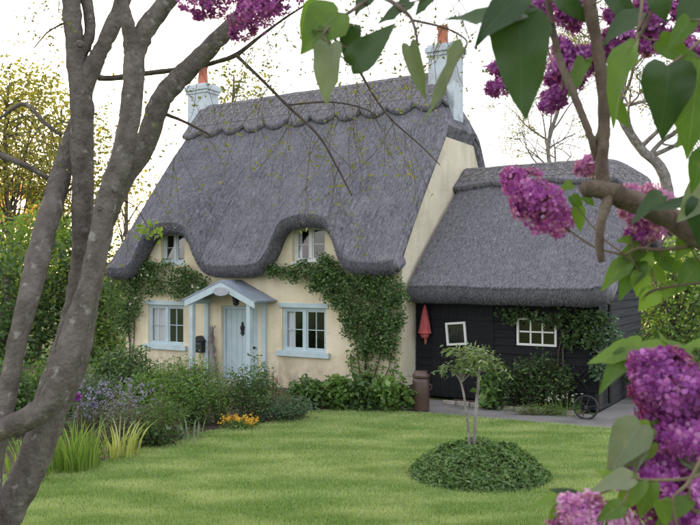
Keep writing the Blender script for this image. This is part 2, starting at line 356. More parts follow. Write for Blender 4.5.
def lawn_sheet():
    n = len(EW); rows = 46; V = []
    for j in range(rows + 1):
        f = 1 - (1 - j / rows) ** 1.0
        for (x, y) in EW:
            xx = x; yy = -4 + (y + 4) * f
            V.append((xx, yy, gz(xx, yy) + .012 + .012 * noise.noise((xx * .8, yy * .8, 0)) * (j < rows)))
    for (x, y) in EW: V.append((x, y + .015, gz(x, y) - .05))
    Fc = [(j * n + i, j * n + i + 1, (j + 1) * n + i + 1, (j + 1) * n + i) for j in range(rows + 1) for i in range(n - 1)]
    o = amesh('lawn', V, Fc, 'lawn_soil', sm=True); o['kind'] = 'structure'
lawn_sheet()
def lawn_grass(n):
    u = RS.rand(n); y = 7.6 + (17.5 - 7.6) * u ** 1.35; x = (RS.rand(n) * 2 - 1) * .47 * y
    k = y < edgeY(x) + .03; x, y = x[k], y[k]; n = len(x)
    z = np.array([gz(0, b) for b in y]) + .005
    h = .028 + .022 * RS.rand(n); a = RS.rand(n) * 6.283; wd = .0035 + .003 * RS.rand(n) + .00025 * y
    lean = unit(n) * (h * .75)[:, None]
    b0 = np.stack([x - np.cos(a) * wd, y - np.sin(a) * wd, z], 1); b1 = np.stack([x + np.cos(a) * wd, y + np.sin(a) * wd, z], 1)
    tp = np.stack([x + lean[:, 0], y + lean[:, 1], z + h], 1)
    V = np.stack([b0, b1, tp], 1).reshape(-1, 3)
    o = amesh('lawn_grass', V, np.arange(3 * n).reshape(-1, 3), 'grass'); o['kind'] = 'stuff'
    tag(o, 'short mown bright green grass covering the lawn', 'grass')
lawn_grass(330000)
def sheet(name, pts, m, z):
    me = bpy.data.meshes.new(name); me.from_pydata([(a, b, gz(a, b) + z) for a, b in pts], [], [tuple(range(len(pts)))]); me.update()
    o = link(name, me, m); o['kind'] = 'structure'; return o
def w2(x, y): v = H2W(x, y, 0); return (v.x, v.y)
k0 = 8 * 8
near = [tuple(p) for p in EW[k0 - 6:]]                    # from the bed's end to the far right
sheet('gravel_path', near + [(14, 14), w2(12, 9), w2(3.95, 9), w2(3.95, .2), w2(-.3, .25), w2(-.6, -1.0), tuple(EW[k0 - 6] + [-.3, .6])], 'gravel', .004)
bedL = [tuple(p) for p in EW[8:k0 - 5]]
sheet('flower_bed', bedL + [w2(-.5, -1.1), w2(-.2, .02), w2(-8.4, .02), w2(-12, .02), w2(-15, -6)], 'soil', .006)
BD = [w2(.95, .58), w2(3.75, .58), w2(3.7, -.05), w2(2.4, -.12), w2(1.0, -.02)]
sheet('shed_bed', BD, 'soil', .012)
eg = empty('stone_edging', 'low row of stones edging the bed before the black outbuilding', 'edging', H2W(2.4, -.15, .004))
for i in range(9):
    x = 1.0 + i * .3; b = MB(); b.box(-.14, .14, -.05, .05, 0, .07 + .02 * random.random())
    o = b.build('edging_stone', 'stone', eg, bev=.012)
    o.matrix_parent_inverse = Matrix.Translation(-Vector(eg.location)); o.location = H2W(x + .15, -.1 - .03 * math.sin(x), .004); o.rotation_euler = (0, 0, -TH + random.uniform(-.1, .1))

# ------------------------------------------------------------------ thatched roofs
def thatch(parent, x0, x1, yE, yR, zR, yB, zB, ze, znom, th, name='thatched_roof', ridge=(.8, 10, 0), straw=60000, hip=0, half=None, leanL=0):
    """front slope from eave (yE, ze(x)) up to the ridge (yR, zR), down behind to (yB, zB); ze gives the swept-up eave"""
    ztop0 = znom + th
    def top(x, y):
        f = (y - yE) / (yR - yE); z = ztop0 + (zR - ztop0) * f + .10 * math.sin(math.pi * f)
        B = 1 - smooth(yE, yE + (yR - yE) * .62, y); z += (ze(x) - znom) * B - hip * f * smooth(x1 - 1.1, x1 + .25, x) ** 1.5
        return z + .05 * noise.noise((x * .55, y * .8, 3.1)) * (.3 + .7 * (1 - f)) + .012 * noise.noise((x * 3, y * 2, 1)) + .006 * noise.noise((x * 11, y * 9, 1))
    def xm(x, y):                                # the right end may turn into a half hip, the left verge may lean in
        f = (y - yE) / (yR - yE) if y <= yR else 1 - (y - yR) / (yB - yR)
        f = min(1, max(0, f)); xr = x1 - (half[1] * max(0, (f - half[0]) / (1 - half[0])) if half else 0); xl = x0 + leanL * f
        return xl + (x - x0) * (xr - xl) / (x1 - x0)
    R = .17
    ds = [0, .008, .03, .07, .115, R]
    xs = [x0 + d for d in ds] + list(np.arange(x0 + .24, x1 - .22, .055)) + [x1 - d for d in reversed(ds)]
    ny = 44
    V = []; rows = None
    for x in xs:
        d = min(x - x0, x1 - x, R); wgt = math.sqrt(max(0, 1 - (1 - d / R) ** 2))
        T = []; U = []
        e = ze(x)
        # underside from the wall out, rounded nose, then up the slope, over the ridge, down the back, and home beneath
        sag = .02 * noise.noise((x * 1.7, 0, 7))
        loop = []
        zt = top(x, yE)
        for y in np.linspace(yE, yR, ny): T.append((y, top(x, y)))
        for y in np.linspace(yR, yB, 14)[1:]: T.append((y, zR + (zB + th - zR) * (y - yR) / (yB - yR) - hip * smooth(x1 - 1.1, x1 + .25, x) ** 1.5 * (1 - (y - yR) / (yB - yR))))
        for (y, z) in T:
            if y <= yR:
                U.append((y + .30 * th, z - th * 1.15))
            else: U.append((y - .3 * th, z - th * 1.15))
        nose = [((1 - a) ** 2 * (yE + .22) + 2 * a * (1 - a) * (yE - .10) + a * a * yE, (1 - a) ** 2 * e + 2 * a * (1 - a) * (e + .12 * th) + a * a * zt + sag * (1 - a)) for a in np.linspace(0, .93, 10)]
        mid = [((a[0] + b[0]) / 2, (a[1] + b[1]) / 2) for a, b in zip(T, U)]
        under = [(yE + .55, e + .16)]
        ring = under + nose + T
        back = [(yB - .1, zB), (yB - .5, zB + .05)]
        inner = U[len(T) - 1:0:-3]
        ring = ring + back + inner
        cm = []
        for (y, z) in ring:                      # squeeze towards the middle of the coat at the two verges
            j = min(range(0, len(T), 2), key=lambda q: (T[q][0] - y) ** 2 + (T[q][1] - z) ** 2) if wgt < 1 else 0
            my, mz = mid[j] if wgt < 1 else (y, z)
            V.append((xm(x, my + (y - my) * wgt), my + (y - my) * wgt, mz + (z - mz) * wgt))
        rows = len(ring)
    n = rows; m_ = len(xs)
    Fc = [(i * n + j, i * n + (j + 1) % n, (i + 1) * n + (j + 1) % n, (i + 1) * n + j) for i in range(m_ - 1) for j in range(n)]
    roof = amesh(name, V, Fc, 'thatch', parent, sm=True)
    # loose straw over the coat
    n = straw; X = x0 + .08 + (x1 - x0 - .16) * RS.rand(n); Yv = yE - .03 + (yR - yE) * RS.rand(n) ** 1.05
    pos = np.array([(xm(a, b), b, top(a, max(b, yE)) + .002) for a, b in zip(X, Yv)])
    sl = np.array([top(a, b + .05) - top(a, b - .05) for a, b in zip(X, Yv)]) / .1
    dr = np.stack([RS.normal(0, .2, n), -np.ones(n), -sl + RS.normal(.05, .08, n)], 1)
    nr = np.stack([RS.normal(0, .5, n), -sl, np.ones(n)], 1)
    o = leaves('straw', pos, dr, nrmz(nr), .04 + .06 * RS.rand(n), .004 + .005 * RS.rand(n), 'straw', roof, fold=.1); o['kind'] = 'stuff'
    # ends of reed along the nose of the eave
    n = straw // 5; X = x0 + .1 + (x1 - x0 - .2) * RS.rand(n); aa = RS.rand(n)
    pos = np.array([((1 - q) ** 2 * (yE + .22) + 2 * q * (1 - q) * (yE - .10) + q * q * yE, (1 - q) ** 2 * ze(a) + 2 * q * (1 - q) * (ze(a) + .12 * th) + q * q * (ze(a) + th)) for a, q in zip(X, aa)]); pos = np.column_stack([X, pos])
    dr = np.stack([RS.normal(0, .3, n), -.6 + RS.normal(0, .2, n), -.8 + RS.normal(0, .2, n)], 1)
    o = leaves('reed_ends', pos, dr, unit(n), .035 + .035 * RS.rand(n), .004 + .005 * RS.rand(n), 'straw', roof, fold=.1); o['kind'] = 'stuff'
    # ridge cap with a cut, scalloped skirt
    depth, sc, ph = ridge
    def skirt(x):
        q = abs(math.sin(math.pi * (x - x0) / (x1 - x0) * sc + ph)) ** .75
        return depth * (.86 + .20 * q)
    V = []; cx = np.arange(x0 - .05, x1 + .051, .035); nr_ = 15
    for x in cx:
        S = skirt(min(max(x, x0), x1)); ring = []
        ed = min(1, (min(x - x0, x1 - x) + .05) / .08)
        lift = .045 + .07 * ed
        for k in range(nr_):
            f = 1 - k / (nr_ - 1); y = yR - S * .67 * f; ring.append((xm(x, y), y - lift * .6 * (f > .02), top(x, y) + lift * (1 if k else 1)))
        for k in range(1, 8):
            f = k / 7; y = yR + S * .36 * f; lift = lift if k < 7 else -.05; ring.append((xm(x, y), y + lift * .3, zR + (zB + th - zR) * (y - yR) / (yB - yR) + lift - hip * smooth(x1 - 1.1, x1 + .25, x) ** 1.5))
        y = yR - S * .67; low = [(xm(x, y), y + .03, top(x, y) - .02)]
        V += low + ring + [(xm(x, yR), yR, zR - .25 - hip * smooth(x1 - 1.1, x1 + .25, x) ** 1.5)]; n = len(ring) + 2
    m_ = len(cx)
    Fc = [(i * n + j, i * n + (j + 1) % n, (i + 1) * n + (j + 1) % n, (i + 1) * n + j) for i in range(m_ - 1) for j in range(n)]
    cap = amesh('ridge_cap', V, Fc, 'thatch_ridge', roof, sm=False)
    for i in (0, m_ - 1):                        # end caps
        b = MB(); b.add(V[i * n:(i + 1) * n], [tuple(range(n))]); b.build('ridge_cap_end', 'thatch_ridge', roof)
    n = straw // 6; X = x0 + (x1 - x0) * RS.rand(n); S = np.array([skirt(a) for a in X]); Yv = yR - S * .67 * RS.rand(n)
    pos = np.array([(xm(a, b_), b_, top(a, b_) + .112) for a, b_ in zip(X, Yv)]); sl = (zR - ztop0) / (yR - yE)
    dr = np.stack([RS.normal(0, .3, n), -np.ones(n), -sl + RS.normal(.05, .1, n)], 1); nr = np.stack([RS.normal(0, .5, n), -sl * np.ones(n), np.ones(n)], 1)
    o = leaves('ridge_straw', pos, dr, nrmz(nr), .05 + .06 * RS.rand(n), .005 + .006 * RS.rand(n), 'straw', roof, fold=.1); o['kind'] = 'stuff'
    # hazel rods pinned over the cap in a lattice
    b = MB()
    def on(x, f): y = yR - depth * .67 * f; return (xm(x, y), y - .078, top(x, y) + .122)
    for f in (.12, .42, .74):
        pts = [on(x, f + .008 * math.sin(x * 9)) for x in np.arange(x0 + .1, x1 - .1, .25)]; b.tube(pts, .009, 4)
    x = x0 + .15
    while x < x1 - .3:
        for (fa, fb) in ((.12, .42), (.42, .74)):
            j = lambda: random.uniform(-.03, .03)
            b.tube([on(x + j(), fa), on(x + .14, (fa + fb) / 2), on(x + .28 + j(), fb)], .008, 4); b.tube([on(x + j(), fb), on(x + .14, (fa + fb) / 2), on(x + .28 + j(), fa)], .008, 4)
        x += .29
    o = b.build('hazel_lattice', 'hazel', roof); o['kind'] = 'stuff'
    if half:                                     # the small hipped face that closes the half hip
        yF = yE + half[0] * (yR - yE); yK = yB - half[0] * (yB - yR); zF = top(x1 - .2, yF); zK = zB + th + half[0] * (zR - zB - th)
        A, B_, C_ = Vector((x1 - .06, yF, zF - .12)), Vector((x1 - .06, yK, zK - .12)), Vector((x1 - half[1] - .04, yR, zR + .03))
        k = MB(); m1 = [A, B_, C_]; dn = Vector((-.12, 0, -.3)); k.add(m1 + [v + dn for v in m1], [(0, 1, 2), (5, 4, 3), (0, 3, 4, 1), (1, 4, 5, 2), (2, 5, 3, 0)]); k.build('half_hip', 'thatch', roof)
    return roof, top

# ------------------------------------------------------------------ the cottage
cot = empty('cottage', 'cream thatched cottage with pale blue door, porch and windows', 'cottage', (CC[0], CC[1], 0), -TH)
XL = fac(126, 300)[0]                                       # left end of the front wall
HW = dict()
def wrect(x0, x1, y0, y1, t=0.0):
    a, za = fac(x0, (y0 + y1) / 2, t); b_, zb = fac(x1, (y0 + y1) / 2, t); xm = (x0 + x1) / 2
    return a, b_, fac(xm, y1, t)[1], fac(xm, y0, t)[1]
WIN = {'gl': wrect(148, 184, 305, 345), 'gr': wrect(282, 326, 308, 352), 'ul': wrect(161, 184.5, 232, 263), 'ur': wrect(292, 325, 226, 262)}
dl, dr_, _, dz = wrect(221, 258, 306, 385); DOOR = (dl, dr_, 0.0, dz)
DOORZ = dz
EP = [(95, 279), (112, 278), (128, 276), (138, 256), (146, 242), (158, 234.5), (178, 234.5), (187, 243), (196, 264), (206, 275), (232, 277), (256, 274.5), (267, 261), (276, 240), (286, 230), (304, 226.5), (322, 229), (331, 241), (338, 261), (348, 272), (375, 274.5), (402, 272), (412, 272)]
ys_ = -.42
_e = spline([fac(a, b, ys_) for a, b in EP], 10)
ZN = 2.58
def ze_c(x): return float(np.interp(x, _e[:, 0], _e[:, 1]))
RY, RZ = 3.05, 7.5; HB = .70
x1v = .13
roof, topc = thatch(cot, XL - .32, x1v, ys_, RY, RZ, 5.7, 2.9, ze_c, ZN, .31, ridge=(1.2, 11, .4), straw=130000, half=(HB, .6), leanL=.28)
# front wall with its openings cut out
def wall_open(name, xa, xb, zb_of, ops, m, parent, dep=.24, jit=.012):
    gx = sorted(set(list(np.arange(xa, xb, .09)) + [xb] + [o[0] for o in ops] + [o[1] for o in ops]))
    gzs = sorted(set(list(np.arange(0, 4.2, .09)) + [o[2] for o in ops] + [o[3] for o in ops]))
    V = {}; vs = []; fs = []
    def vid(x, z):
        k = (round(x, 4), round(z, 4))
        if k not in V:
            e = any(o[0] - 1e-4 <= x <= o[1] + 1e-4 and o[2] - 1e-4 <= z <= o[3] + 1e-4 for o in ops)
            q = -abs(jit) * (noise.noise((x * 1.4, z * 1.4, 0)) + .6 * noise.noise((x * 4, z * 4, 5))) * (0 if e else 1)
            V[k] = len(vs); vs.append((x, q, z))
        return V[k]
    for a, b in zip(gx, gx[1:]):
        for c, d in zip(gzs, gzs[1:]):
            mx, mz = (a + b) / 2, (c + d) / 2
            if d - c < 1e-4 or b - a < 1e-4 or mz > zb_of(mx): continue
            if any(o[0] < mx < o[1] and o[2] < mz < o[3] for o in ops): continue
            fs.append((vid(a, c), vid(b, c), vid(b, d), vid(a, d)))
    for (a, b, c, d) in ops:
        k = len(vs); vs += [(a, 0, c), (b, 0, c), (b, 0, d), (a, 0, d), (a, dep, c), (b, dep, c), (b, dep, d), (a, dep, d)]
        fs += [(k, k + 1, k + 5, k + 4), (k + 1, k + 2, k + 6, k + 5), (k + 2, k + 3, k + 7, k + 6), (k + 3, k, k + 4, k + 7)]
    me = bpy.data.meshes.new(name); me.from_pydata(vs, [], fs); me.update()
    return link(name, me, m, parent)
wall_open('front_wall', XL, 0.0, lambda x: ze_c(x) + .22, list(WIN.values()) + [DOOR], 'plaster', cot)
# gable and rear walls, the dark room behind the panes
b = MB()
gt = lambda y: (RZ - .30) - (RZ - .30 - (ZN + .1)) * abs(y - RY) / (RY + .02)
GP = [(0.001, 0), (5.4, 0), (5.4, ZN), (RY, RZ - .5), (0.001, ZN + .12)]
Mg = Matrix(((0, 0, 1, 0), (1, 0, 0, 0), (0, 1, 0, 0), (0, 0, 0, 1)))
_yF = ys_ + HB * (RY - ys_); _yK = 5.7 - HB * (5.7 - RY); _zF = ZN + .31 + HB * (RZ - ZN - .31) - .3
b.prism([(0.001, 0), (5.4, 0), (5.4, ZN + .2), (_yK, _zF), (_yF, _zF), (0.001, ZN + .3)], Matrix.Translation((-.25, 0, 0)) @ Mg, .25); b.build('gable_wall', 'gable_plaster', cot)
b = MB(); b.prism(GP, Matrix.Translation((XL + .04, 0, 0)) @ Mg, .25); b.build('gable_wall', 'gable_plaster', cot)
b = MB(); b.box(XL + .3, -.251, 5.1, 5.39, 0, ZN); b.build('rear_wall', 'plaster', cot)
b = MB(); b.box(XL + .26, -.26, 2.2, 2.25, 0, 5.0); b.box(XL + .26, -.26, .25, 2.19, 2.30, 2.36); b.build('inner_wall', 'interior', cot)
def window(key, cols, rows, lint, sill, curtains, m='blue_paint'):
    x0, x1, z0, z1 = WIN[key]; y = .045 if lint else .10; fw = .055
    b = MB()
    for bx in ((x0 + .002, x0 + fw, z0 + .002, z1 - .002), (x1 - fw, x1 - .002, z0 + .002, z1 - .002)): b.box(bx[0], bx[1], y, y + .08, bx[2], bx[3])
    b.box(x0 + fw, x1 - fw, y, y + .08, z1 - fw, z1 - .002); b.box(x0 + fw, x1 - fw, y, y + .08, z0 + .002, z0 + fw)
    xm = (x0 + x1) / 2; b.box(xm - .035, xm + .035, y - .003, y + .077, z0 + fw, z1 - fw)
    wn = b.build('window', m, cot, bev=.004)
    for side in (0, 1):
        a, e = (x0 + fw, xm - .035) if side == 0 else (xm + .035, x1 - fw)
        c, d = z0 + fw, z1 - fw; cf = .035; yy = y + (.015 if side == 0 else .022)
        k = MB(); k.box(a + .002, a + cf, yy, yy + .04, c + .002, d - .002); k.box(e - cf, e - .002, yy, yy + .04, c + .002, d - .002)
        k.box(a + cf, e - cf, yy, yy + .04, d - cf, d - .002); k.box(a + cf, e - cf, yy, yy + .04, c + .002, c + cf)
        a, e, c, d = a + cf, e - cf, c + cf, d - cf
        for i in range(1, cols): q = a + (e - a) * i / cols; k.box(q - .009, q + .009, yy + .005, yy + .035, c, d)
        for i in range(1, rows):
            q = c + (d - c) * i / rows
            for j in range(cols): k.box(a + (e - a) * j / cols + .0095, a + (e - a) * (j + 1) / cols - .0095, yy + .007, yy + .033, q - .009, q + .009)
        k.build('casement', m, wn, bev=.002)
        for i in range(cols):
            for j in range(rows):
                p = MB(); p.box(a + (e - a) * i / cols + .004, a + (e - a) * (i + 1) / cols - .004, yy + .018, yy + .022, c + (d - c) * j / rows + .004, c + (d - c) * (j + 1) / rows - .004,
                      None); o = p.build('pane', 'pane_glass', wn)
                ctr = Vector((a + (e - a) * (i + .5) / cols, yy + .02, c + (d - c) * (j + .5) / rows))   # old glass, never quite true
                M = Matrix.Translation(ctr) @ Matrix.Rotation(random.uniform(-.012, .012), 4, 'X') @ Matrix.Rotation(random.uniform(-.012, .012), 4, 'Z') @ Matrix.Translation(-ctr); o.data.transform(M)
    if lint:
        k = MB(); k.box(x0 - .07, x1 + .07, -.035, .04, z1 + .003, z1 + .11); k.build('lintel', m, wn, bev=.006)
    k = MB(); e = .12 if sill else .03
    k.box(x0 - e, x1 + e, -.09 if sill else -.02, y - .002, z0 - (.11 if sill else .06), z0 + .012); k.build('sill', m, wn, bev=.006)
    for (fa, fb) in curtains:
        xs = np.linspace(x0 + (x1 - x0) * fa, x0 + (x1 - x0) * fb, 40); V = []
        for z in (z0 - .05, z1 + .05): V += [(x, y + .10 + .008 * math.sin(x * 55), z) for x in xs]
        amesh('curtain', V, [(i, i + 1, i + 41, i + 40) for i in range(39)], 'curtain', wn, sm=False)
window('gl', 2, 2, True, True, [(-.05, .42)]); window('gr', 2, 2, True, True, [(-.05, .22)])
window('ul', 1, 2, False, False, [], 'blue_white_paint'); window('ur', 1, 2, False, False, [(.0, .16)], 'white_paint')
# the door: wide vertical planks in a frame
b = MB(); y = .10
b.box(DOOR[0] + .003, DOOR[0] + .07, y - .02, y + .08, .002, dz - .003); b.box(DOOR[1] - .07, DOOR[1] - .003, y - .02, y + .08, .002, dz - .003); b.box(DOOR[0] + .07, DOOR[1] - .07, y - .02, y + .08, dz - .08, dz - .003)
door = b.build('door', 'blue_paint', cot, bev=.005)
nx = 6; a, e = DOOR[0] + .073, DOOR[1] - .073
for i in range(nx):
    k = MB(); k.box(a + (e - a) * i / nx + .003, a + (e - a) * (i + 1) / nx - .003, y + .012, y + .05, .03, dz - .085); k.build('plank', 'blue_white_paint' if False else 'blue_paint', door, bev=.005)
k = MB(); k.box(a, e, y + .045, y + .06, .02, dz - .085); k.build('door_back', 'blue_paint', door)
kx, kz = fac(240, 329); hx, hz = fac(252.5, 348)
k = MB(); Mk = Matrix.Translation((kx, y + .008, kz)) @ Matrix.Rotation(math.pi / 2, 4, 'X')
k.prism([(0, .17), (.03, .13), (.022, .09), (.055, .05), (.05, -.02), (.03, -.06), (.055, -.1), (0, -.17), (-.055, -.1), (-.03, -.06), (-.05, -.02), (-.055, .05), (-.022, .09), (-.03, .13)], Mk, .03)
k.tube([(kx, y - .03, kz + .06), (kx - .03, y - .045, kz), (kx, y - .05, kz - .05), (kx + .03, y - .045, kz), (kx, y - .03, kz + .06)], .008, 6); k.build('knocker', 'black_metal', door)
k = MB(); k.lathe([(.0, -.03), (.03, -.02), (.035, 0), (.02, .02), (.012, .05)], 12, Matrix.Translation((hx, y - .04, hz)) @ Matrix.Rotation(-math.pi / 2, 4, 'X')); k.build('door_knob', 'black_metal', door, sm=True)
k = MB(); k.box(DOOR[0] - .1, DOOR[1] + .1, -.55, -.01, .0, .12); k.build('doorstep', 'stone', cot, bev=.02)
# porch
PD = -.72
ax, az_ = fac(221.5, 282, PD); lx, lz = fac(185.5, 298, PD); rx, rz = fac(255, 303, PD)
lz = rz = (lz + rz) / 2 - .01
p1 = fac(192.3, 340, PD + .06)[0]; p2 = fac(249.5, 340, PD + .06)[0]
b = MB()                                                   # sheet of lead over boards
for s, xe in ((-1, lx), (1, rx)):
    M = Matrix.Identity(4)
    n_ = 8
    for (yy0, yy1) in ((PD - .04, -.004),):
        dx, dzv = xe - ax, lz - az_; ln = math.hypot(dx, dzv); nx_, nz_ = -dzv * s / ln * 1, abs(dx) / ln
        q = [(ax, az_), (xe + dx * .06, lz + dzv * .06)]
        off = .045
        vs = [(ax, yy0, az_), (q[1][0], yy0, q[1][1]), (q[1][0] + s * abs(dzv) / ln * off, yy0, q[1][1] + nz_ * off), (ax, yy0, az_ + off * 1.1)]
        vs += [(v[0], yy1, v[2]) for v in vs]
        b.add(vs, [(0, 1, 2, 3), (7, 6, 5, 4), (0, 4, 5, 1), (1, 5, 6, 2), (2, 6, 7, 3)])
porch = b.build('porch', 'lead', cot)
k = MB()
for s, xe in ((-1, lx), (1, rx)):
    dx, dzv = xe - ax, lz - az_
    k.add([(ax, PD, az_ - .003), (xe, PD, lz - .003), (xe, PD, lz - .15), (ax, PD, az_ - .17), (ax, PD - .035, az_ - .003), (xe, PD - .035, lz - .003), (xe, PD - .035, lz - .15), (ax, PD - .035, az_ - .17)],
          [(0, 1, 2, 3), (7, 6, 5, 4), (0, 4, 5, 1), (1, 5, 6, 2), (2, 6, 7, 3), (3, 7, 4, 0)])
k.build('bargeboard', 'blue_paint', porch)
for px_ in (p1, p2):
    k = MB(); k.box(px_ - .055, px_ + .055, PD + .005, PD + .115, .02, lz + .05); k.build('post', 'blue_paint', porch, bev=.006)
for px_ in (fac(208, 340)[0], fac(265, 340)[0]):
    k = MB(); k.box(px_ - .06, px_ + .06, -.07, -.004, .02, lz + .05); k.build('wall_post', 'blue_paint', porch, bev=.006)
for px_ in (p1, p2):
    k = MB(); k.box(px_ - .045, px_ + .045, PD + .12, -.07, lz - .09, lz + .0); k.build('side_beam', 'blue_paint', porch)
sx, sz = fac(221, 291.5, PD - .05)
k = MB(); Ms = Matrix.Translation((sx, PD - .04, sz)) @ Matrix.Rotation(math.pi / 2, 4, 'X')
k.prism([(.235 * math.cos(t), .105 * math.sin(t)) for t in np.linspace(0, 2 * math.pi, 37)[:-1]], Ms, .022); k.build('oval_plaque', 'slate_sign', porch, bev=.004)
k = MB()                                                   # worn carving on the plaque, no longer legible
k.tube([Ms @ Vector((.205 * math.cos(t), .08 * math.sin(t), .024)) for t in np.linspace(0, 2 * math.pi, 40)], .0035, 4, cap=False)
for r_, z_ in ((.13, .028), (.16, -.005), (.11, -.038)):
    for q in np.linspace(-r_, r_, int(r_ * 90)): k.tube([Ms @ Vector((q + random.uniform(-.006, .006), z_ + random.uniform(-.011, .0), .023)), Ms @ Vector((q + random.uniform(-.007, .007), z_ + random.uniform(0, .012), .023))], .0032, 4)
k.build('worn_carving', 'sign_relief', porch)
# chimneys
def chimney(xc, zb, zt, wx, wy, pots, yc=RY):
    b = MB(); b.box(xc - wx / 2, xc + wx / 2, yc - wy / 2, yc + wy / 2, zb, zt - .28)
    ch = b.build('chimney', 'chimney_paint', cot, bev=.01)
    k = MB(); k.box(xc - wx / 2 - .03, xc + wx / 2 + .03, yc - wy / 2 - .03, yc + wy / 2 + .03, zt - .28, zt - .19); k.box(xc - wx / 2 - .065, xc + wx / 2 + .065, yc - wy / 2 - .065, yc + wy / 2 + .065, zt - .19, zt - .06); k.box(xc - wx / 2 - .02, xc + wx / 2 + .02, yc - wy / 2 - .02, yc + wy / 2 + .02, zt - .06, zt)
    k.build('chimney_cap', 'chimney_paint', ch, bev=.01)
    for (dx, h, r) in pots:
        k = MB(); k.lathe([(r * 1.1, zt - .01), (r * 1.15, zt + .05), (r, zt + .08), (r * .86, zt + h - .1), (r * 1.02, zt + h - .08), (r * 1.02, zt + h - .02), (r * .9, zt + h), (r * .75, zt + h), (r * .75, zt + h - .1)], 20, Matrix.Translation((xc + dx, yc, 0)))
        k.build('chimney_pot', 'terracotta', ch, sm=True)
xa, zt = fac(202.5, 86, RY + .1); chimney(xa + .02, RZ - .9, zt, .74, .56, [(.0, .62, .15)], RY + .1)
yc_ = RY - .12; xb, zt = fac(447, 46, yc_); chimney(-.36, RZ - 1.5, zt, .68, .56, [(-.08, .5, .14)], yc_)
# ------------------------------------------------------------------ the black outbuilding
out_ = empty('outbuilding', 'black boarded outbuilding with low thatched roof beside the cottage', 'outbuilding', H2W(0, 0, 0), -TH)
T0 = .6; XO = 3.88; OR_Y, OR_Z = 3.25, 5.08
_eo = [fac(412, 301.5, .12)[1], fac(520, 304, .12)[1], fac(612, 307, .12)[1]]
def ze_o(x):
    z = float(np.interp(x, [0, 2.2, 4.0], _eo)); return z + .10 * smooth(XO - .2, XO + .5, x) + .02 * noise.noise((x * 1.3, 2, 0))
ZNO = float(np.mean(_eo))
roof_o, topo = thatch(out_, .012, XO + .42, .12, OR_Y, OR_Z, 5.0, 3.0, ze_o, ZNO, .36, ridge=(.95, 3.0, 1.2), straw=80000, hip=.55)
k = MB()                                                    # bright heads of the thatching spars
for r, yy in enumerate((1.15, 1.45, 1.75, 2.05, 2.3)):
    for i in range(17):
        if random.random() < .45: continue
        x = .5 + i * .21 + random.uniform(-.05, .05); y = yy + random.uniform(-.05, .05); k.tube([(x, y, topo(x, y)), (x + .03, y - .05, topo(x, y) + .035)], .008, 4)
o = k.build('spar_heads', 'white_paint', roof_o); o['kind'] = 'stuff'
OWIN = wrect(517, 557, 318, 346, T0); ODR = wrect(447.5, 467.5, 322, 345, T0)
EV = ZNO + .42
DRX0, DRX1 = fac(433, 330, T0)[0], fac(494, 330, T0)[0]
# dark core wall and the single boards on it
def core(nm, pts, M, d): k = MB(); k.prism(pts, M, d); return k.build(nm, 'black_board', out_)
w_ = MB()
for (a, e, c, d) in ((.03, OWIN[0], 0, EV), (OWIN[0], OWIN[1], 0, OWIN[2]), (OWIN[0], OWIN[1], OWIN[3], EV), (OWIN[1], XO - .02, 0, EV)): w_.box(a, e, T0 + .03, T0 + .12, c, d)
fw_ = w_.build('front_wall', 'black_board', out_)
bz = 0.02; bh = .165
while bz < EV - .1:
    zt = min(bz + bh, EV)
    segs = [(.03, DRX0), (DRX1, XO)]
    for (a, e) in segs:
        cuts = [(a, e)]
        if a > DRX0 and zt > OWIN[2] + .02 and bz < OWIN[3] - .02: cuts = [(a, OWIN[0] - .03), (OWIN[1] + .03, e)]
        for (q, r) in cuts:
            k = MB(); k.add([(q, T0 - .022, bz), (r, T0 - .022, bz), (r, T0 + .001, bz), (q, T0 + .001, bz), (q, T0 + .006, zt + .02), (r, T0 + .006, zt + .02), (r, T0 + .028, zt + .02), (q, T0 + .028, zt + .02)],
                  [(0, 3, 2, 1), (0, 1, 5, 4), (1, 2, 6, 5), (2, 3, 7, 6), (3, 0, 4, 7), (4, 5, 6, 7)])
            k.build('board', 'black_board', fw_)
    bz += bh
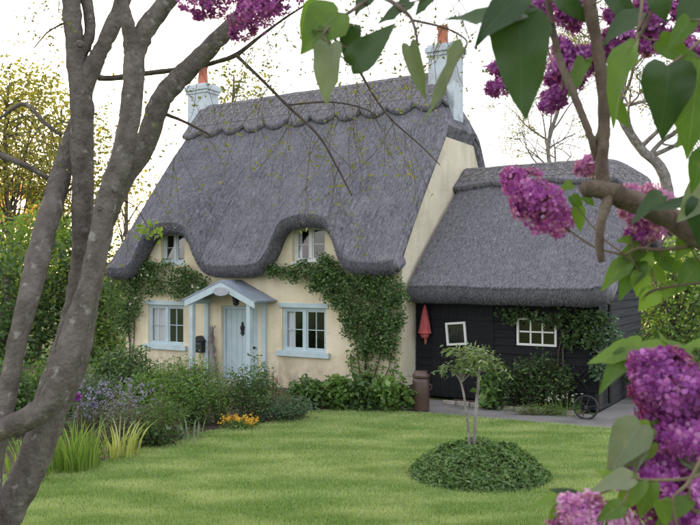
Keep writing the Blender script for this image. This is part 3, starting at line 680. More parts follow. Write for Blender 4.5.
# door with its small pane
k = MB(); k.box(DRX0, DRX1, T0 - .03, T0 + .02, .03, 2.0); od = k.build('door', 'black_board', out_)
nb = 7
for i in range(nb):
    a = DRX0 + (DRX1 - DRX0) * i / nb; e = DRX0 + (DRX1 - DRX0) * (i + 1) / nb
    k = MB(); k.box(a + .003, e - .003, T0 - .05, T0 - .031, .04, ODR[2] - .05); k.build('plank', 'black_board', od)
    k = MB(); k.box(a + .003, e - .003, T0 - .05, T0 - .031, ODR[3] + .05, 1.99); k.build('plank', 'black_board', od)
def white_frame(rect, cols, rows, t, parent, nm='window', tilt=0, fw=.045):
    x0, x1, z0, z1 = rect; c = Vector(((x0 + x1) / 2, t, (z0 + z1) / 2))
    M = Matrix.Translation(c) @ Matrix.Rotation(tilt, 4, 'Y') @ Matrix.Translation(-c)
    k = MB(); k.box(x0, x0 + fw, t - .03, t + .02, z0, z1, M); k.box(x1 - fw, x1, t - .03, t + .02, z0, z1, M); k.box(x0 + fw, x1 - fw, t - .03, t + .02, z1 - fw, z1, M); k.box(x0 + fw, x1 - fw, t - .03, t + .02, z0, z0 + fw, M)
    a, e, c0, d = x0 + fw, x1 - fw, z0 + fw, z1 - fw
    for i in range(1, cols): q = a + (e - a) * i / cols; k.box(q - .016, q + .016, t - .025, t + .015, c0, d, M)
    for i in range(1, rows):
        q = c0 + (d - c0) * i / rows
        for j in range(cols): k.box(a + (e - a) * j / cols + .0165, a + (e - a) * (j + 1) / cols - .0165, t - .023, t + .013, q - .016, q + .016, M)
    o = k.build(nm, 'white_paint', parent, bev=.003)
    for i in range(cols):
        for j in range(rows):
            p = MB(); p.box(a + (e - a) * i / cols + .004, a + (e - a) * (i + 1) / cols - .004, t - .004, t + .002, c0 + (d - c0) * j / rows + .004, c0 + (d - c0) * (j + 1) / rows - .004, M); p.build('pane', 'pane_glass', o)
    return o
white_frame(ODR, 1, 1, T0 - .06, od, 'door_window', tilt=math.radians(-5))
white_frame(OWIN, 3, 2, T0 + .0, out_)
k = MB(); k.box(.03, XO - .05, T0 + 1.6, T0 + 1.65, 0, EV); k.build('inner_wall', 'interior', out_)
# right gable: core and weatherboards
GO = [(T0 + .02, 0), (4.4, 0), (4.4, 3.1), (OR_Y, OR_Z - .85), (T0 + .02, EV)]
gw = core('gable_wall', GO, Matrix.Translation((XO - .12, 0, 0)) @ Mg, .10)
bz = .35
while bz < OR_Z - 1.3:
    f = lambda z: (T0 if z < EV else T0 + (z - EV) * (OR_Y - T0) / (OR_Z - .85 - EV), 4.4 if z < 3.1 else 4.4 - (z - 3.1) * (4.4 - OR_Y) / (OR_Z - .85 - 3.1))
    a, e = f(bz + .17)
    k = MB(); k.add([(XO + .026, a, bz), (XO + .026, e, bz), (XO - .002, e, bz), (XO - .002, a, bz), (XO + .0, a, bz + .185), (XO + .0, e, bz + .185), (XO - .019, e, bz + .185), (XO - .019, a, bz + .185)],
          [(0, 3, 2, 1), (0, 1, 5, 4), (1, 2, 6, 5), (2, 3, 7, 6), (3, 0, 4, 7), (4, 5, 6, 7)])
    k.build('board', 'grey_board', gw); bz += .172
k = MB(); k.box(XO - .03, XO + .04, T0 - .04, 4.4, 0, .348); k.build('plinth', 'grey_board', out_, bev=.01)
k = MB(); k.box(XO - .05, XO + .045, T0 - .045, T0 + .05, .35, EV - .1); k.build('corner_board', 'black_board', out_)
k = MB(); k.tube([(XO + .12, T0 + .5, .1), (XO + .12, T0 + .5, 2.6)], .045, 8); k.build('downpipe', 'black_metal', out_)

# ------------------------------------------------------------------ small things about the two walls
def hempty(name, label, cat, x, y, z, group=None): return empty(name, label, cat, H2W(x, y, z), -TH, group)
mx_, mz_ = fac(203, 352)
mb = hempty('mailbox', 'black house-shaped mailbox on the wall left of the blue door', 'mailbox', mx_, -.02, mz_)
k = MB(); k.box(-.135, .135, -.17, -.01, 0, .29); k.build('box', 'black_metal', mb, bev=.01)
k = MB(); k.prism([(-.165, .28), (.165, .28), (.165, .30), (.0, .41), (-.165, .30)], Matrix.Translation((0, -.01, 0)) @ Matrix.Rotation(math.pi / 2, 4, 'X'), .19); k.build('lid', 'black_metal', mb, bev=.006)
k = MB(); k.box(-.08, .08, -.178, -.171, .2, .235); k.build('slot_flap', 'birdbath_lead', mb)
k = MB(); k.lathe([(.014, 0), (.014, .012), (.004, .014)], 10, Matrix.Translation((.07, -.17, .06)) @ Matrix.Rotation(math.pi / 2, 4, 'X')); k.build('lock', 'silver_metal', mb)
lx_, lz_ = fac(236, 306, -.4)
ln = hempty('porch_lantern', 'black lantern hanging under the porch roof', 'lantern', lx_, -.4, lz_)
k = MB(); k.lathe([(.02, 0), (.07, .03), (.09, .18), (.1, .2), (.03, .27), (.012, .3)], 6); k.build('lantern_body', 'black_metal', ln)
k = MB(); k.tube([(0, 0, .29), (0, 0, .62)], .008, 5); k.build('chain', 'black_metal', ln)
cx_, cz_ = fac(139.5, 247, -.12)
sc_ = hempty('security_camera', 'small white security camera under the thatch by the upper left window', 'camera', cx_, -.02, cz_)
k = MB(); k.tube([(0, .01, 0), (0, -.09, -.01), (0, -.13, -.01)], .018, 8); k.build('bracket', 'white_paint', sc_)
k = MB(); k.lathe([(.01, -.05), (.04, -.045), (.055, 0), (.055, .05), (.05, .10), (.03, .11)], 14, Matrix.Translation((.02, -.14, -.02)) @ Matrix.Rotation(math.radians(70), 4, 'X') @ Matrix.Rotation(.6, 4, 'Y')); k.build('camera_body', 'white_paint', sc_, sm=True)
k = MB(); k.lathe([(.03, 0), (.03, .012), (.005, .014)], 12, Matrix.Translation((.02, -.14, -.02)) @ Matrix.Rotation(math.radians(70), 4, 'X') @ Matrix.Rotation(.6, 4, 'Y') @ Matrix.Translation((0, 0, .108))); k.build('lens', 'black_metal', sc_)
ux, uz = fac(424, 336, .42)
um = hempty('hanging_ornament', 'red cone-shaped ornament hanging beside the dark doorway of the outbuilding', 'ornament', ux, .46, uz)
k = MB(); k.lathe([(.015, .66), (.035, .6), (.06, .5), (.10, .3), (.135, .1), (.15, .06), (.13, .05), (.10, .055)], 10); k.build('cone', 'red_fabric', um)
k = MB(); k.lathe([(.07, -.04), (.09, .0), (.1, .06), (.04, .07)], 10); k.build('collar', 'red_fabric', um)
k = MB(); k.tube([(0, 0, -.04), (.01, 0, -.18)], .012, 6); k.tube([(.03, 0, -.03), (.035, 0, -.14)], .009, 6); k.build('tassel', 'terracotta', um)
k = MB(); k.tube([(0, 0, .65), (0, .06, .8)], .006, 5); k.build('hook', 'black_metal', um)
g = G(421, 411); bn = empty('garden_urn', 'dark brown lidded urn standing at the corner of the cottage', 'urn', (g.x, g.y, .006))
k = MB(); k.lathe([(.155, 0), (.16, .03), (.165, .3), (.165, .56), (.15, .62), (.125, .64)], 24); k.build('body', 'brown_ceramic', bn, sm=True)
k = MB(); k.lathe([(.15, .635), (.17, .65), (.17, .685), (.14, .71), (.13, .73), (.12, .76), (.03, .77)], 24); k.build('lid', 'brown_ceramic', bn)
for s in (-1, 1):
    k = MB(); k.tube([(s * .16, 0, .5), (s * .2, 0, .49), (s * .2, 0, .42), (s * .162, 0, .4)], .014, 6); k.build('handle', 'brown_ceramic', bn)
# iron wheel leaning at the outbuilding corner
g = G(586, 419); R_ = .205
wh = empty('cart_wheel', 'small dark iron wheel leaning at the corner of the outbuilding', 'wheel', (g.x, g.y, .008), -TH + .25)
Mw = Matrix.Translation((0, 0, R_ * .985)) @ Matrix.Rotation(math.radians(-12), 4, 'X') @ Matrix.Rotation(math.pi / 2, 4, 'X')
k = MB(); ring = [Mw @ Vector((R_ * math.cos(t), R_ * math.sin(t), 0)) for t in np.linspace(0, 2 * math.pi, 29)]; k.tube(ring, .018, 6, cap=False); k.build('rim', 'black_metal', wh, sm=True)
k = MB(); k.lathe([(.03, -.05), (.035, 0), (.03, .05)], 10, Mw); k.build('hub', 'black_metal', wh)
for i in range(6):
    t = i * math.pi / 3 + .2; k = MB(); k.tube([Mw @ Vector((.03 * math.cos(t), .03 * math.sin(t), 0)), Mw @ Vector((R_ * math.cos(t), R_ * math.sin(t), 0))], .009, 5); k.build('spoke', 'black_metal', wh)
# trellis beside it
tx, tz = fac(574, 392, .5)
tr = hempty('trellis', 'dark expanding lattice trellis fixed to the black wall above the iron wheel', 'trellis', tx, T0 - .06, tz)
for i in range(4):
    for s in (-1, 1):
        a = Vector((-.26 + .15 * i, 0 if s < 0 else -.014, .0 + .06 * i)); d = Vector((.34 * s, 0, .42))
        k = MB(); st = a if s > 0 else a + Vector((.36, 0, 0)); k.bar(st, st + d, .022, .010); k.build('lath', 'grey_board', tr)
# old climber stump by the door
bx_, _ = fac(215, 350, -.06)
k = MB(); z1_ = fac(216, 331, -.1)[1]
pts = [(bx_ - .02 + .05 * math.sin(z * 5), -.13 + .03 * math.cos(z * 7), z) for z in np.linspace(0, z1_, 16)]
k.tube(pts, [.10 - .045 * i / 15 + .015 * math.sin(i * 2.1) for i in range(16)], 10, wob=.35)
for i in range(3): k.tube([(pts[-1][0], pts[-1][1], pts[-1][2] - .06), (pts[-1][0] + .04 * (i - 1), pts[-1][1], pts[-1][2] + .05), (pts[-1][0] + .1 * (i - .8), pts[-1][1] + .02, pts[-1][2] + .14)], [.03, .02, .008], 6)
o = k.build('climber_stump', 'pale_bark', sm=True); tag(o, 'gnarled pinkish grey climber stump between the mailbox and the blue door', 'stump')
o.location = H2W(0, 0, 0); o.rotation_euler = (0, 0, -TH)
# ------------------------------------------------------------------ climbers on the walls
def climber(name, label, poly, n, size, m, t0, t1, stems, flowers=0, seedy=0):
    """leaves spread over an outline on the wall plane (house coordinates), with woody stems"""
    root = hempty(name, label, 'climber', *stems[0][0][:1], 0, 0); inv = Matrix.Translation(-Vector((stems[0][0][0], 0, 0)))
    b = MB()
    for st in stems:
        p = spline(st, 5); rr = np.linspace(.028, .008, len(p)) * (1 if st is stems[0] else .6); b.tube([inv @ Vector(q) for q in p], rr, 6, wob=.3)
    b.build('stem', 'twig_bark', root, sm=True)
    # clumps give the mass an uneven, layered surface
    q = in_poly(poly, n); ncl = max(12, n // 60); cen = in_poly(poly, ncl)
    k = RS.randint(0, ncl, n); q = np.where((RS.rand(n) < .65)[:, None], cen[k] + RS.normal(0, 3.2, (n, 2)), q)
    dep = t0 + (t1 - t0) * (RS.rand(ncl)[k] * .6 + RS.rand(n) * .4)
    pos = []
    for (px, py), t in zip(q, dep):
        x, z = fac(px, py, t); pos.append((x - stems[0][0][0], t, max(z, .03)))
    rleaves('foliage', np.array(pos), size, m, root, up=.5, out=(0, -.9, .3), asp=.62)
    if flowers:
        j = RS.choice(n, flowers); pp = np.array(pos)[j]; pp[:, 1] -= .06
        pp = np.repeat(pp, 6, 0); d = unit(len(pp)); leaves('flowers', pp, d, np.tile([0, -1, .3], (len(pp), 1)), .045, .04, 'petal_white', root)['kind'] = 'stuff'
    return root
def W(px, py, t=-.04): x, z = fac(px, py, t); return (x, t, z)
climber('rose_climber', 'dark leafy climber draped over the wall left of the porch', [(104, 284), (112, 268), (128, 276), (142, 264), (158, 262), (178, 266), (196, 272), (206, 281), (206, 292), (188, 297), (168, 296), (148, 294), (139, 302), (135, 322), (128, 334), (113, 332), (106, 312)],
        5600, .07, 'leaf_vine', -.04, -.26, [[W(128, 372), W(130, 345), W(127, 320), W(130, 295), W(150, 282), W(190, 284)], [W(131, 372), W(134, 340), W(133, 310), W(122, 290), W(108, 285)]], flowers=14)
climber('broad_climber', 'dense green climber covering the wall right of the upper window', [(262, 268), (272, 264), (286, 271), (300, 262), (314, 265), (326, 252), (333, 258), (342, 275), (360, 276), (385, 277), (400, 277), (406, 290), (404, 312), (399, 334), (392, 352), (372, 354), (352, 348), (345, 330), (336, 308), (322, 293), (306, 281), (286, 279), (270, 275)],
        10500, .068, 'leaf_vine', -.05, -.42, [[W(367, 385), W(366, 360), W(372, 335), W(365, 305), W(350, 285), W(310, 272), W(270, 270)], [W(372, 385), W(380, 355), W(385, 320), W(395, 295)], [W(362, 384), W(358, 360), W(355, 330), W(345, 310)]])
climber('low_climber', 'sparse young climber low on the cream wall under the dense one', [(346, 350), (360, 352), (375, 352), (395, 350), (398, 372), (385, 380), (355, 380), (347, 366)], 420, .07, 'leaf_mid', -.05, -.2, [[W(357, 385), W(352, 370), W(350, 356)], [W(380, 385), W(388, 370), W(392, 355)]])
SB = T0 - .05
climber('shed_climber', 'leafy climber growing up the black boards around the white six-pane window', [(498, 312), (520, 308), (545, 314), (560, 309), (590, 310), (606, 316), (612, 330), (600, 345), (585, 350), (572, 345), (566, 352), (560, 340), (557, 322), (515, 318), (508, 326)],
        1700, .075, 'leaf_dark', SB - .02, SB - .26, [[W(566, 405, SB), W(563, 370, SB), W(565, 340, SB), W(580, 320, SB), W(605, 318, SB)], [W(564, 405, SB), W(558, 360, SB), W(561, 330, SB), W(540, 313, SB), W(505, 314, SB)]])
climber('pale_climber', 'pale leafy climber on the outbuilding corner above the wheel', [(590, 318), (604, 312), (618, 318), (622, 340), (612, 372), (600, 380), (592, 368), (596, 345)], 800, .075, 'leaf_blue', SB - .02, SB - .3, [[W(599, 412, SB - .05), W(602, 370, SB - .06), W(606, 340, SB - .1), W(604, 318, SB)]])

# ------------------------------------------------------------------ shrubs and flowers
def plant(name, label, px, py, wpx, hpx, m, size, n, asp=.55, cat='shrub', stems=14, low=.12, up=.6, spread=1.0, group=None, jag=.25, dpx=None):
    g = G(px, py); sc = (py - HY) / EYE; wd, ht = wpx / sc, hpx / sc; dp = (dpx or wpx * .8) / sc
    g.y += dp * .35; root = empty(name, label, cat, g, random.uniform(-.3, .3), group)
    b = MB(); pos = []; ws = []
    for i in range(stems):
        a = random.random() * 6.283; r = math.sqrt(random.random()); h = ht * (1 - .42 * r ** 2) * random.uniform(1 - jag, 1.02)
        ex = (math.cos(a) * r * wd / 2 * spread, math.sin(a) * r * dp / 2 * spread, h)
        bs = (ex[0] * .35, ex[1] * .35, 0); md = (ex[0] * .8, ex[1] * .8, h * .55)
        p = spline([bs, md, ex], 5); b.tube(p, np.linspace(.009, .003, len(p)), 4); ws.append(p)
    b.build('stem', 'twig_bark' if cat == 'shrub' else 'lilac_stem', root)
    k = RS.randint(0, stems, n); t = low + (1 - low) * RS.rand(n) ** .75
    P_ = np.array(ws); idx = np.clip((t * (P_.shape[1] - 1)).astype(int), 0, P_.shape[1] - 1)
    pos = P_[k, idx] + RS.normal(0, 1, (n, 3)) * np.array([wd, dp, ht * .6]) * .085
    pos[:, 2] = np.maximum(pos[:, 2], .02)
    rleaves('foliage', pos, size, m, root, up=up, asp=asp)
    return root, wd, ht, dp
def blades(name, label, px, py, wpx, hpx, m, n, width, cat='plant', stiff=.5, group=None):
    g = G(px, py); sc = (py - HY) / EYE; wd, ht = wpx / sc, hpx / sc; g.y += wd * .25
    root = empty(name, label, cat, g, 0, group); V = []; Fc = []
    for i in range(n):
        a = random.random() * 6.283; r = math.sqrt(random.random()); x, y = r * math.cos(a) * wd * .42, r * math.sin(a) * wd * .42
        h = ht * random.choice((random.uniform(.35, .7), random.uniform(.7, 1.08))); ln = (1 - stiff) * random.uniform(.1, 1.3); a += random.uniform(-.8, .8); dx, dy = math.cos(a) * ln * h * .7, math.sin(a) * ln * h * .7
        ta = random.random() * 3.14; tx, ty = math.cos(ta), math.sin(ta); k = len(V)
        for f in (0, .35, .68, .9, 1):
            w_ = width * (1 - f ** 2.4) * .5 + .0008; cx, cy, cz = x + dx * f ** 1.8, y + dy * f ** 1.8, h * (f - (1 - stiff) * .38 * f ** 3)
            V += [(cx - tx * w_, cy - ty * w_, cz), (cx + tx * w_, cy + ty * w_, cz)]
        Fc += [(k + 2 * j, k + 2 * j + 1, k + 2 * j + 3, k + 2 * j + 2) for j in range(4)]
    amesh('leaf_blades', V, Fc, m, root); return root, wd, ht
def heads(root, wd, ht, n, m, size, nm='flowers', zlo=.7, zhi=1.05, dp=None, per=7):
    c = np.stack([RS.uniform(-.5, .5, n) * wd, RS.uniform(-.5, .5, n) * (dp or wd * .8), RS.uniform(zlo, zhi, n) * ht], 1)
    c = np.repeat(c, per, 0) + RS.normal(0, size * .35, (n * per, 3)); leaves(nm, c, unit(n * per), unit(n * per), size, size * .8, m, root)['kind'] = 'stuff'
plant('feathery_shrub', 'large feathery mid-green shrub in the bed in front of the mailbox', 184, 428, 92, 76, 'leaf_mid', .08, 5200, asp=.3, stems=52)
plant('evergreen_shrub', 'dark shrub with upright sprays in front of the blue door', 250, 424, 50, 76, 'leaf_vine', .055, 2900, asp=.5, stems=26, jag=.35)
plant('light_green_shrub', 'light green shrub between the feathery shrub and the dark shrub by the door', 219, 426, 30, 50, 'leaf_mid', .06, 900, asp=.35, stems=18)
r_, wd, ht, dp = plant('pink_shrub', 'thin pinkish twiggy shrub right of the dark shrub before the door', 271, 414, 22, 46, 'leaf_pink', .045, 420, stems=16, asp=.5)
plant('grey_green_mound', 'low grey-green mounded plant at the bed end near the path', 284, 423, 66, 28, 'leaf_blue', .05, 3000, stems=40, asp=.45, cat='plant', low=.05)
r_, wd, ht, dp = plant('orange_flower_clump', 'low clump of orange-yellow flowers at the lawn edge', 237, 431, 42, 11, 'leaf_mid', .05, 500, stems=20, cat='plant', low=.05)
heads(r_, wd * .9, ht, 62, 'petal_orange', .035, zlo=.65, zhi=1.15, dp=dp)
blades('silver_spiky_plant', 'silvery spiky-leaved plant at the lawn edge left of the orange flowers', 188, 443, 34, 33, 'leaf_grey', 22, .035, stiff=.45)
plant('dark_leaved_plant', 'low dark-leaved clump at the lawn edge left of the silvery spikes', 156, 449, 46, 24, 'leaf_dark', .09, 500, stems=24, asp=.5, cat='plant', low=.03)
plant('olive_mound', 'soft olive green mounded plant behind the dark-leaved clump', 154, 442, 62, 52, 'leaf_mid', .07, 2600, stems=40, asp=.16, cat='plant', low=.05)
blades('cream_striped_iris', 'yellow-green striped iris clump standing at the lawn edge', 116, 460, 46, 48, 'leaf_cream', 64, .028, stiff=.45)
blades('green_iris', 'tall green iris clump at the lawn edge beside the tree trunk', 70, 473, 56, 64, 'leaf_fresh', 190, .02, stiff=.5)
blades('far_green_iris', 'green iris clump left of the tree trunk at the bed edge', 22, 482, 50, 55, 'leaf_fresh', 100, .02, stiff=.5)
r_, wd, ht, dp = plant('lavender_bush', 'hazy lavender blue flowering plant in the middle of the bed', 118, 445, 68, 56, 'leaf_grey', .06, 2600, stems=60, asp=.14, cat='plant', low=.05)
heads(r_, wd, ht, 130, 'petal_lavender', .03, zlo=.55, zhi=1.1, dp=dp, per=6)
r_, wd, ht, dp = plant('blue_salvia', 'blue flowering plant close behind the tree trunk', 80, 445, 36, 56, 'leaf_blue', .06, 900, stems=36, asp=.2, cat='plant', low=.05)
heads(r_, wd, ht, 70, 'petal_lavender', .03, zlo=.5, zhi=1.1, dp=dp, per=6)
plant('pale_perennial', 'pale green leafy perennial in the bed below the left window', 138, 432, 60, 62, 'leaf_mid', .075, 2300, stems=34, asp=.45, cat='plant')
plant('grey_perennial', 'grey-green leafy plant behind the lavender blue flowers', 98, 428, 60, 60, 'leaf_blue', .07, 2200, stems=34, asp=.45, cat='plant')
plant('bushy_perennial', 'bushy dark green plant at the foot of the rose climber', 116, 404, 66, 66, 'leaf_vine', .08, 2800, stems=34)
plant('fern_clump', 'bright feathery clump between the rose climber and the feathery shrub', 154, 402, 46, 40, 'leaf_mid', .1, 1500, stems=24, asp=.25, cat='plant')
broad = [('broad_leaved_clump', 'broad-leaved green clump below the right window', 306, 410, 40, 34), ('broad_leaved_clump', 'broad-leaved green clump between the right window and the low climber', 334, 411, 42, 36),
         ('broad_leaved_clump', 'broad-leaved green clump below the dense climber', 362, 412, 40, 42), ('broad_leaved_clump', 'broad-leaved green clump beside the brown urn', 394, 413, 46, 42)]
for i, (a, l_, px, py, ww, hh) in enumerate(broad): plant(a, l_, px, py, ww, hh, 'leaf_mid' if i % 2 else 'leaf_vine', .12, 900, stems=26, asp=.75, cat='plant', group='broad-leaved clumps along the cottage wall', low=.08, up=1.0)
for px, py, h in ((77, 452, 55), (93, 450, 46)):
    g = G(px, py); sc = (py - HY) / EYE; h /= sc
    al = empty('allium', 'purple allium ball on a tall stem beside the trunk' if px == 77 else 'smaller paler allium ball right of the purple one', 'flower', g)
    k = MB(); k.tube([(0, 0, 0), (.01, 0, h * .5), (0, 0, h)], .006, 5); k.build('stem', 'lilac_stem', al)
    n = 260; d = unit(n); r = .062 if px == 77 else .045; leaves('flower_head', d * r * .3 + [0, 0, h], d, unit(n), r * .8, .022, 'petal_allium' if px == 77 else 'petal_lavender', al)
g = G(137, 432); sc = (432 - HY) / EYE
bb = empty('bird_bath', 'dark shallow bird bath standing among the plants of the bed', 'bird bath', (g.x, g.y + .3, 0)); h = 41 / sc
k = MB(); k.lathe([(.16, 0), (.15, .04), (.05, .09), (.045, h - .14), (.08, h - .1)], 16); k.build('pedestal', 'birdbath_lead', bb, sm=True)
k = MB(); k.lathe([(.06, h - .1), (.2, h - .05), (.24, h), (.225, h), (.15, h - .045), (.01, h - .06)], 24); k.build('basin', 'birdbath_lead', bb, sm=True)
g = G(164, 433); k = MB(); k.lathe([(.008, 0), (.008, .7), (.02, .71), (.02, .74), (.004, .76)], 8); o = k.build('garden_stake', 'black_metal'); o.location = g; tag(o, 'thin dark garden stake standing before the feathery shrub', 'stake')
plant('left_leafy_plant', 'light green leafy plant glimpsed between the grey stems', 34, 432, 60, 80, 'leaf_mid', .08, 2200, stems=34)
plant('left_edge_shrub', 'leafy shrub low at the left edge behind the stems', -2, 440, 60, 90, 'leaf_vine', .08, 2200, stems=34)
plant('pale_leaf_plant', 'grey-green plant behind the elbow of the front stem', 62, 418, 44, 60, 'leaf_blue', .07, 1500, stems=30)
# low mixed greenery between the bed plants
n = 26000; q = np.stack([RS.uniform(-12, 1.5, n), RS.uniform(6, 26, n)], 1)
lx = (q[:, 0] - CC[0]) * c_ - (q[:, 1] - CC[1]) * s_; ly = (q[:, 0] - CC[0]) * s_ + (q[:, 1] - CC[1]) * c_
kk = (q[:, 1] > edgeY(q[:, 0]) + .12) & (ly < -.05) & (lx < -.6) & (lx > -14)
q = q[kk]; dens = np.array([noise.noise((a * 1.1, b_ * 1.1, 9)) for a, b_ in q]); q = q[dens > -.12]; dens = dens[dens > -.12]
pos = np.column_stack([q, RS.rand(len(q)) * (.06 + .28 * np.maximum(dens, 0)) + .02])
o = rleaves('bed_greenery', pos, .075, 'leaf_mid', asp=.4); o['kind'] = 'stuff'; tag(o, 'low mixed green growth covering the soil of the flower bed', 'greenery')
# before the outbuilding
plant('wall_shrub', 'large dense green shrub against the black wall under the six-pane window', 545, 413, 70, 66, 'leaf_dark', .075, 3600, stems=46, low=.05, dpx=40)
plant('gable_shrub', 'green shrub beside the drive at the far end of the outbuilding', 640, 400, 34, 74, 'leaf_vine', .08, 1800, stems=30)
plant('left_wall_shrub', 'leafy green shrub between the small tree and the large wall shrub', 502, 411, 40, 50, 'leaf_vine', .085, 1400, stems=24, low=.05, dpx=30)
plant('big_leaved_plant', 'bright big-leaved plant low behind the small tree', 488, 410, 28, 32, 'leaf_mid', .16, 160, stems=12, asp=.8, cat='plant')
plant('bed_weeds', 'low weedy strip of green along the stone edging', 540, 416, 72, 13, 'leaf_mid', .05, 900, stems=40, asp=.3, cat='plant', low=.03, dpx=14)
r_, wd, ht = blades('bed_grass', 'tuft of thin grass with pale flowers beside the iron wheel', 566, 417, 40, 22, 'leaf_mid', 90, .008, stiff=.6); heads(r_, wd, ht, 26, 'petal_white', .02, zlo=.6, zhi=1.0, dp=.2, per=5)
# the round island of ground cover with its little tree
g = G(479, 476); g.z = 0
md = empty('ground_cover_mound', 'round dark green mound of small-leaved ground cover on the lawn', 'ground cover', g)
n = 14000; a = RS.rand(n) * 6.283; r = np.sqrt(RS.rand(n)); Rm = .92; hh = .43 * (1 - r ** 2.6) * (1 + .12 * np.sin(a * 5) * r)
lump = np.array([noise.noise((x * 5, y * 5, 0)) for x, y in zip(r * np.cos(a), r * np.sin(a))]) * .045
pos = np.stack([r * np.cos(a) * Rm, r * np.sin(a) * Rm * .95, np.maximum(hh + lump - .05 * RS.rand(n), .012)], 1)
d = unit(n); d[:, 2] = d[:, 2] * .5; nr = unit(n) * .7 + np.stack([np.cos(a) * r, np.sin(a) * r, np.full(n, .9)], 1)
leaves('foliage', pos, d, nrmz(nr), .035 + .035 * RS.rand(n), .025 + .018 * RS.rand(n), 'leaf_mound', md)
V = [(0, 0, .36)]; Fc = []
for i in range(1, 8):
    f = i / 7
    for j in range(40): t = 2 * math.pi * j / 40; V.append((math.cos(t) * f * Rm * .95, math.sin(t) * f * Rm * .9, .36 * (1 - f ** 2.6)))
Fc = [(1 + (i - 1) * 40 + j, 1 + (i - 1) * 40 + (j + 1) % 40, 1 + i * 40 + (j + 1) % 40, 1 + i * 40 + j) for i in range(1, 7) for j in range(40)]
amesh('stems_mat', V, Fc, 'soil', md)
st = empty('small_tree', 'small two-stemmed tree with drooping leaves rising from the round mound', 'tree', (g.x - .08, g.y, .0))
Yt = g.y; L2 = lambda px, py, dy=0: P(px, py, Yt + dy) - Vector(st.location)
k = MB(); k.tube([tuple(v) for v in spline([L2(471, 476), L2(470, 450), L2(466, 410, .03), L2(461, 383, .03), L2(452, 369, 0)], 5)], np.linspace(.022, .012, 21), 7, wob=.2); k.build('trunk', 'pale_bark', st, sm=True)
k = MB(); k.tube([tuple(v) for v in spline([L2(473, 476), L2(474, 450), L2(476, 410), L2(478, 385), L2(479, 362)], 5)], np.linspace(.03, .016, 21), 7, wob=.25); k.build('trunk', 'pale_bark', st, sm=True)
k = MB(); tips = []
for i in range(30):
    a = random.random() * 6.283; r = random.uniform(.12, .52); s0 = L2(*random.choice([(461, 383), (479, 368), (478, 378), (456, 373), (470, 372)]))
    e = Vector((s0.x * .3 + math.cos(a) * r + .0, math.sin(a) * r * .8, L2(472, random.uniform(340, 368)).z - .13 * (r / .47) ** 2))
    mid = (s0 + e) / 2 + Vector((0, 0, .09)); p = spline([s0, mid, e], 4); k.tube(p, np.linspace(.008, .003, len(p)), 4); tips += [tuple(q) for q in p[4:]]
k.build('branch', 'pale_bark', st)
tp = np.array(tips)[RS.randint(0, len(tips), 760)] + RS.normal(0, .03, (760, 3)); d = unit(760); d[:, 2] = d[:, 2] * .5 - .35
leaves('crown', tp, d, unit(760) * .6 + [0, -.2, .8], .06 + .06 * RS.rand(760), .03, 'leaf_tree', st)

# ------------------------------------------------------------------ trees behind
def tree(name, label, px, Y, top_py, wpx, bot_py, m, size, n, ncl, trunk_m='bark', tr=.16, cl=.5, sparse=1.0, squash=1.0, out_gap=None):
    """trunk and limbs up to leaf clumps scattered through an ellipsoid given by its outline in the photo"""
    base = Vector(((px - CX) / F * Y, Y, 0)); root = empty(name, label, 'tree', base)
    zt = EYE + (HY - top_py) / F * Y; zb = EYE + (HY - bot_py) / F * Y; R = wpx / F * Y / 2; c = Vector((0, 0, (zt + zb) / 2)); rz = (zt - zb) / 2
    b = MB(); tp = spline([(0, 0, 0), (R * .05, 0, zb * .6 + zt * .0), (-R * .05, 0, c.z), (0, 0, zt - rz * .3)], 6)
    b.tube(tp, np.linspace(tr, tr * .25, len(tp)), 8, wob=.2); b.build('trunk', trunk_m, root, sm=True)
    b = MB(); cen = []
    while len(cen) < ncl:
        v = Vector(unit(1)[0]) * random.uniform(.35, 1) ** .6; q = Vector((v.x * R, v.y * R * squash, c.z + v.z * rz)); cen.append(q)
    for q in cen:
        s0 = Vector(tp[random.randrange(len(tp) // 3, len(tp) - 2)]); s0 = s0 if s0.z < q.z + rz * .5 else Vector((0, 0, max(.5, q.z - rz * .4)))
        p = spline([s0, (s0 + q) / 2 + Vector((0, 0, .12 * R)), q], 4); b.tube(p, np.linspace(tr * .26, tr * .05, len(p)), 4)
    b.build('branch', trunk_m, root)
    k = RS.randint(0, ncl, n); C = np.array(cen); pos = C[k] + RS.normal(0, 1, (n, 3)) * cl * RS.uniform(.5, 1.2, (ncl, 1))[k]
    pos[:, 2] = np.maximum(pos[:, 2], .05)
    if out_gap is not None:                      # a thin place in the crown
        wp = pos + np.array(base); u = CX + wp[:, 0] / wp[:, 1] * F; v = HY - (wp[:, 2] - EYE) / wp[:, 1] * F
        pos = pos[((u - out_gap[0]) ** 2 + (v - out_gap[1]) ** 2) > (out_gap[2] * RS.uniform(.55, 1.15, len(u))) ** 2]
    rleaves('crown', pos, size, m, root, up=.3); return root
GAP = (16, 204, 13)
tree('hazel_tree', 'yellow-green backlit tree at the far left edge', 8, 31, 60, 120, 240, 'leaf_yellow', .18, 7500, 80, cl=.75, out_gap=GAP)
tree('maple_tree', 'olive green tree between the grey stems left of the cottage', 62, 34, 80, 90, 250, 'leaf_olive', .18, 5200, 60, cl=.75, out_gap=GAP)
tree('young_birch', 'thin yellow-green tree at the left end of the thatch', 128, 32, 150, 70, 300, 'leaf_yellow', .16, 900, 30, cl=.6)
tree('chimney_tree', 'small leafed treetop behind the left chimney', 234, 38, 55, 60, 200, 'leaf_olive', .2, 1500, 34, cl=.65)
tree('bright_bush', 'bright green bush below the low sun', 36, 26, 208, 90, 330, 'leaf_fresh', .16, 3800, 44, cl=.5, out_gap=GAP)
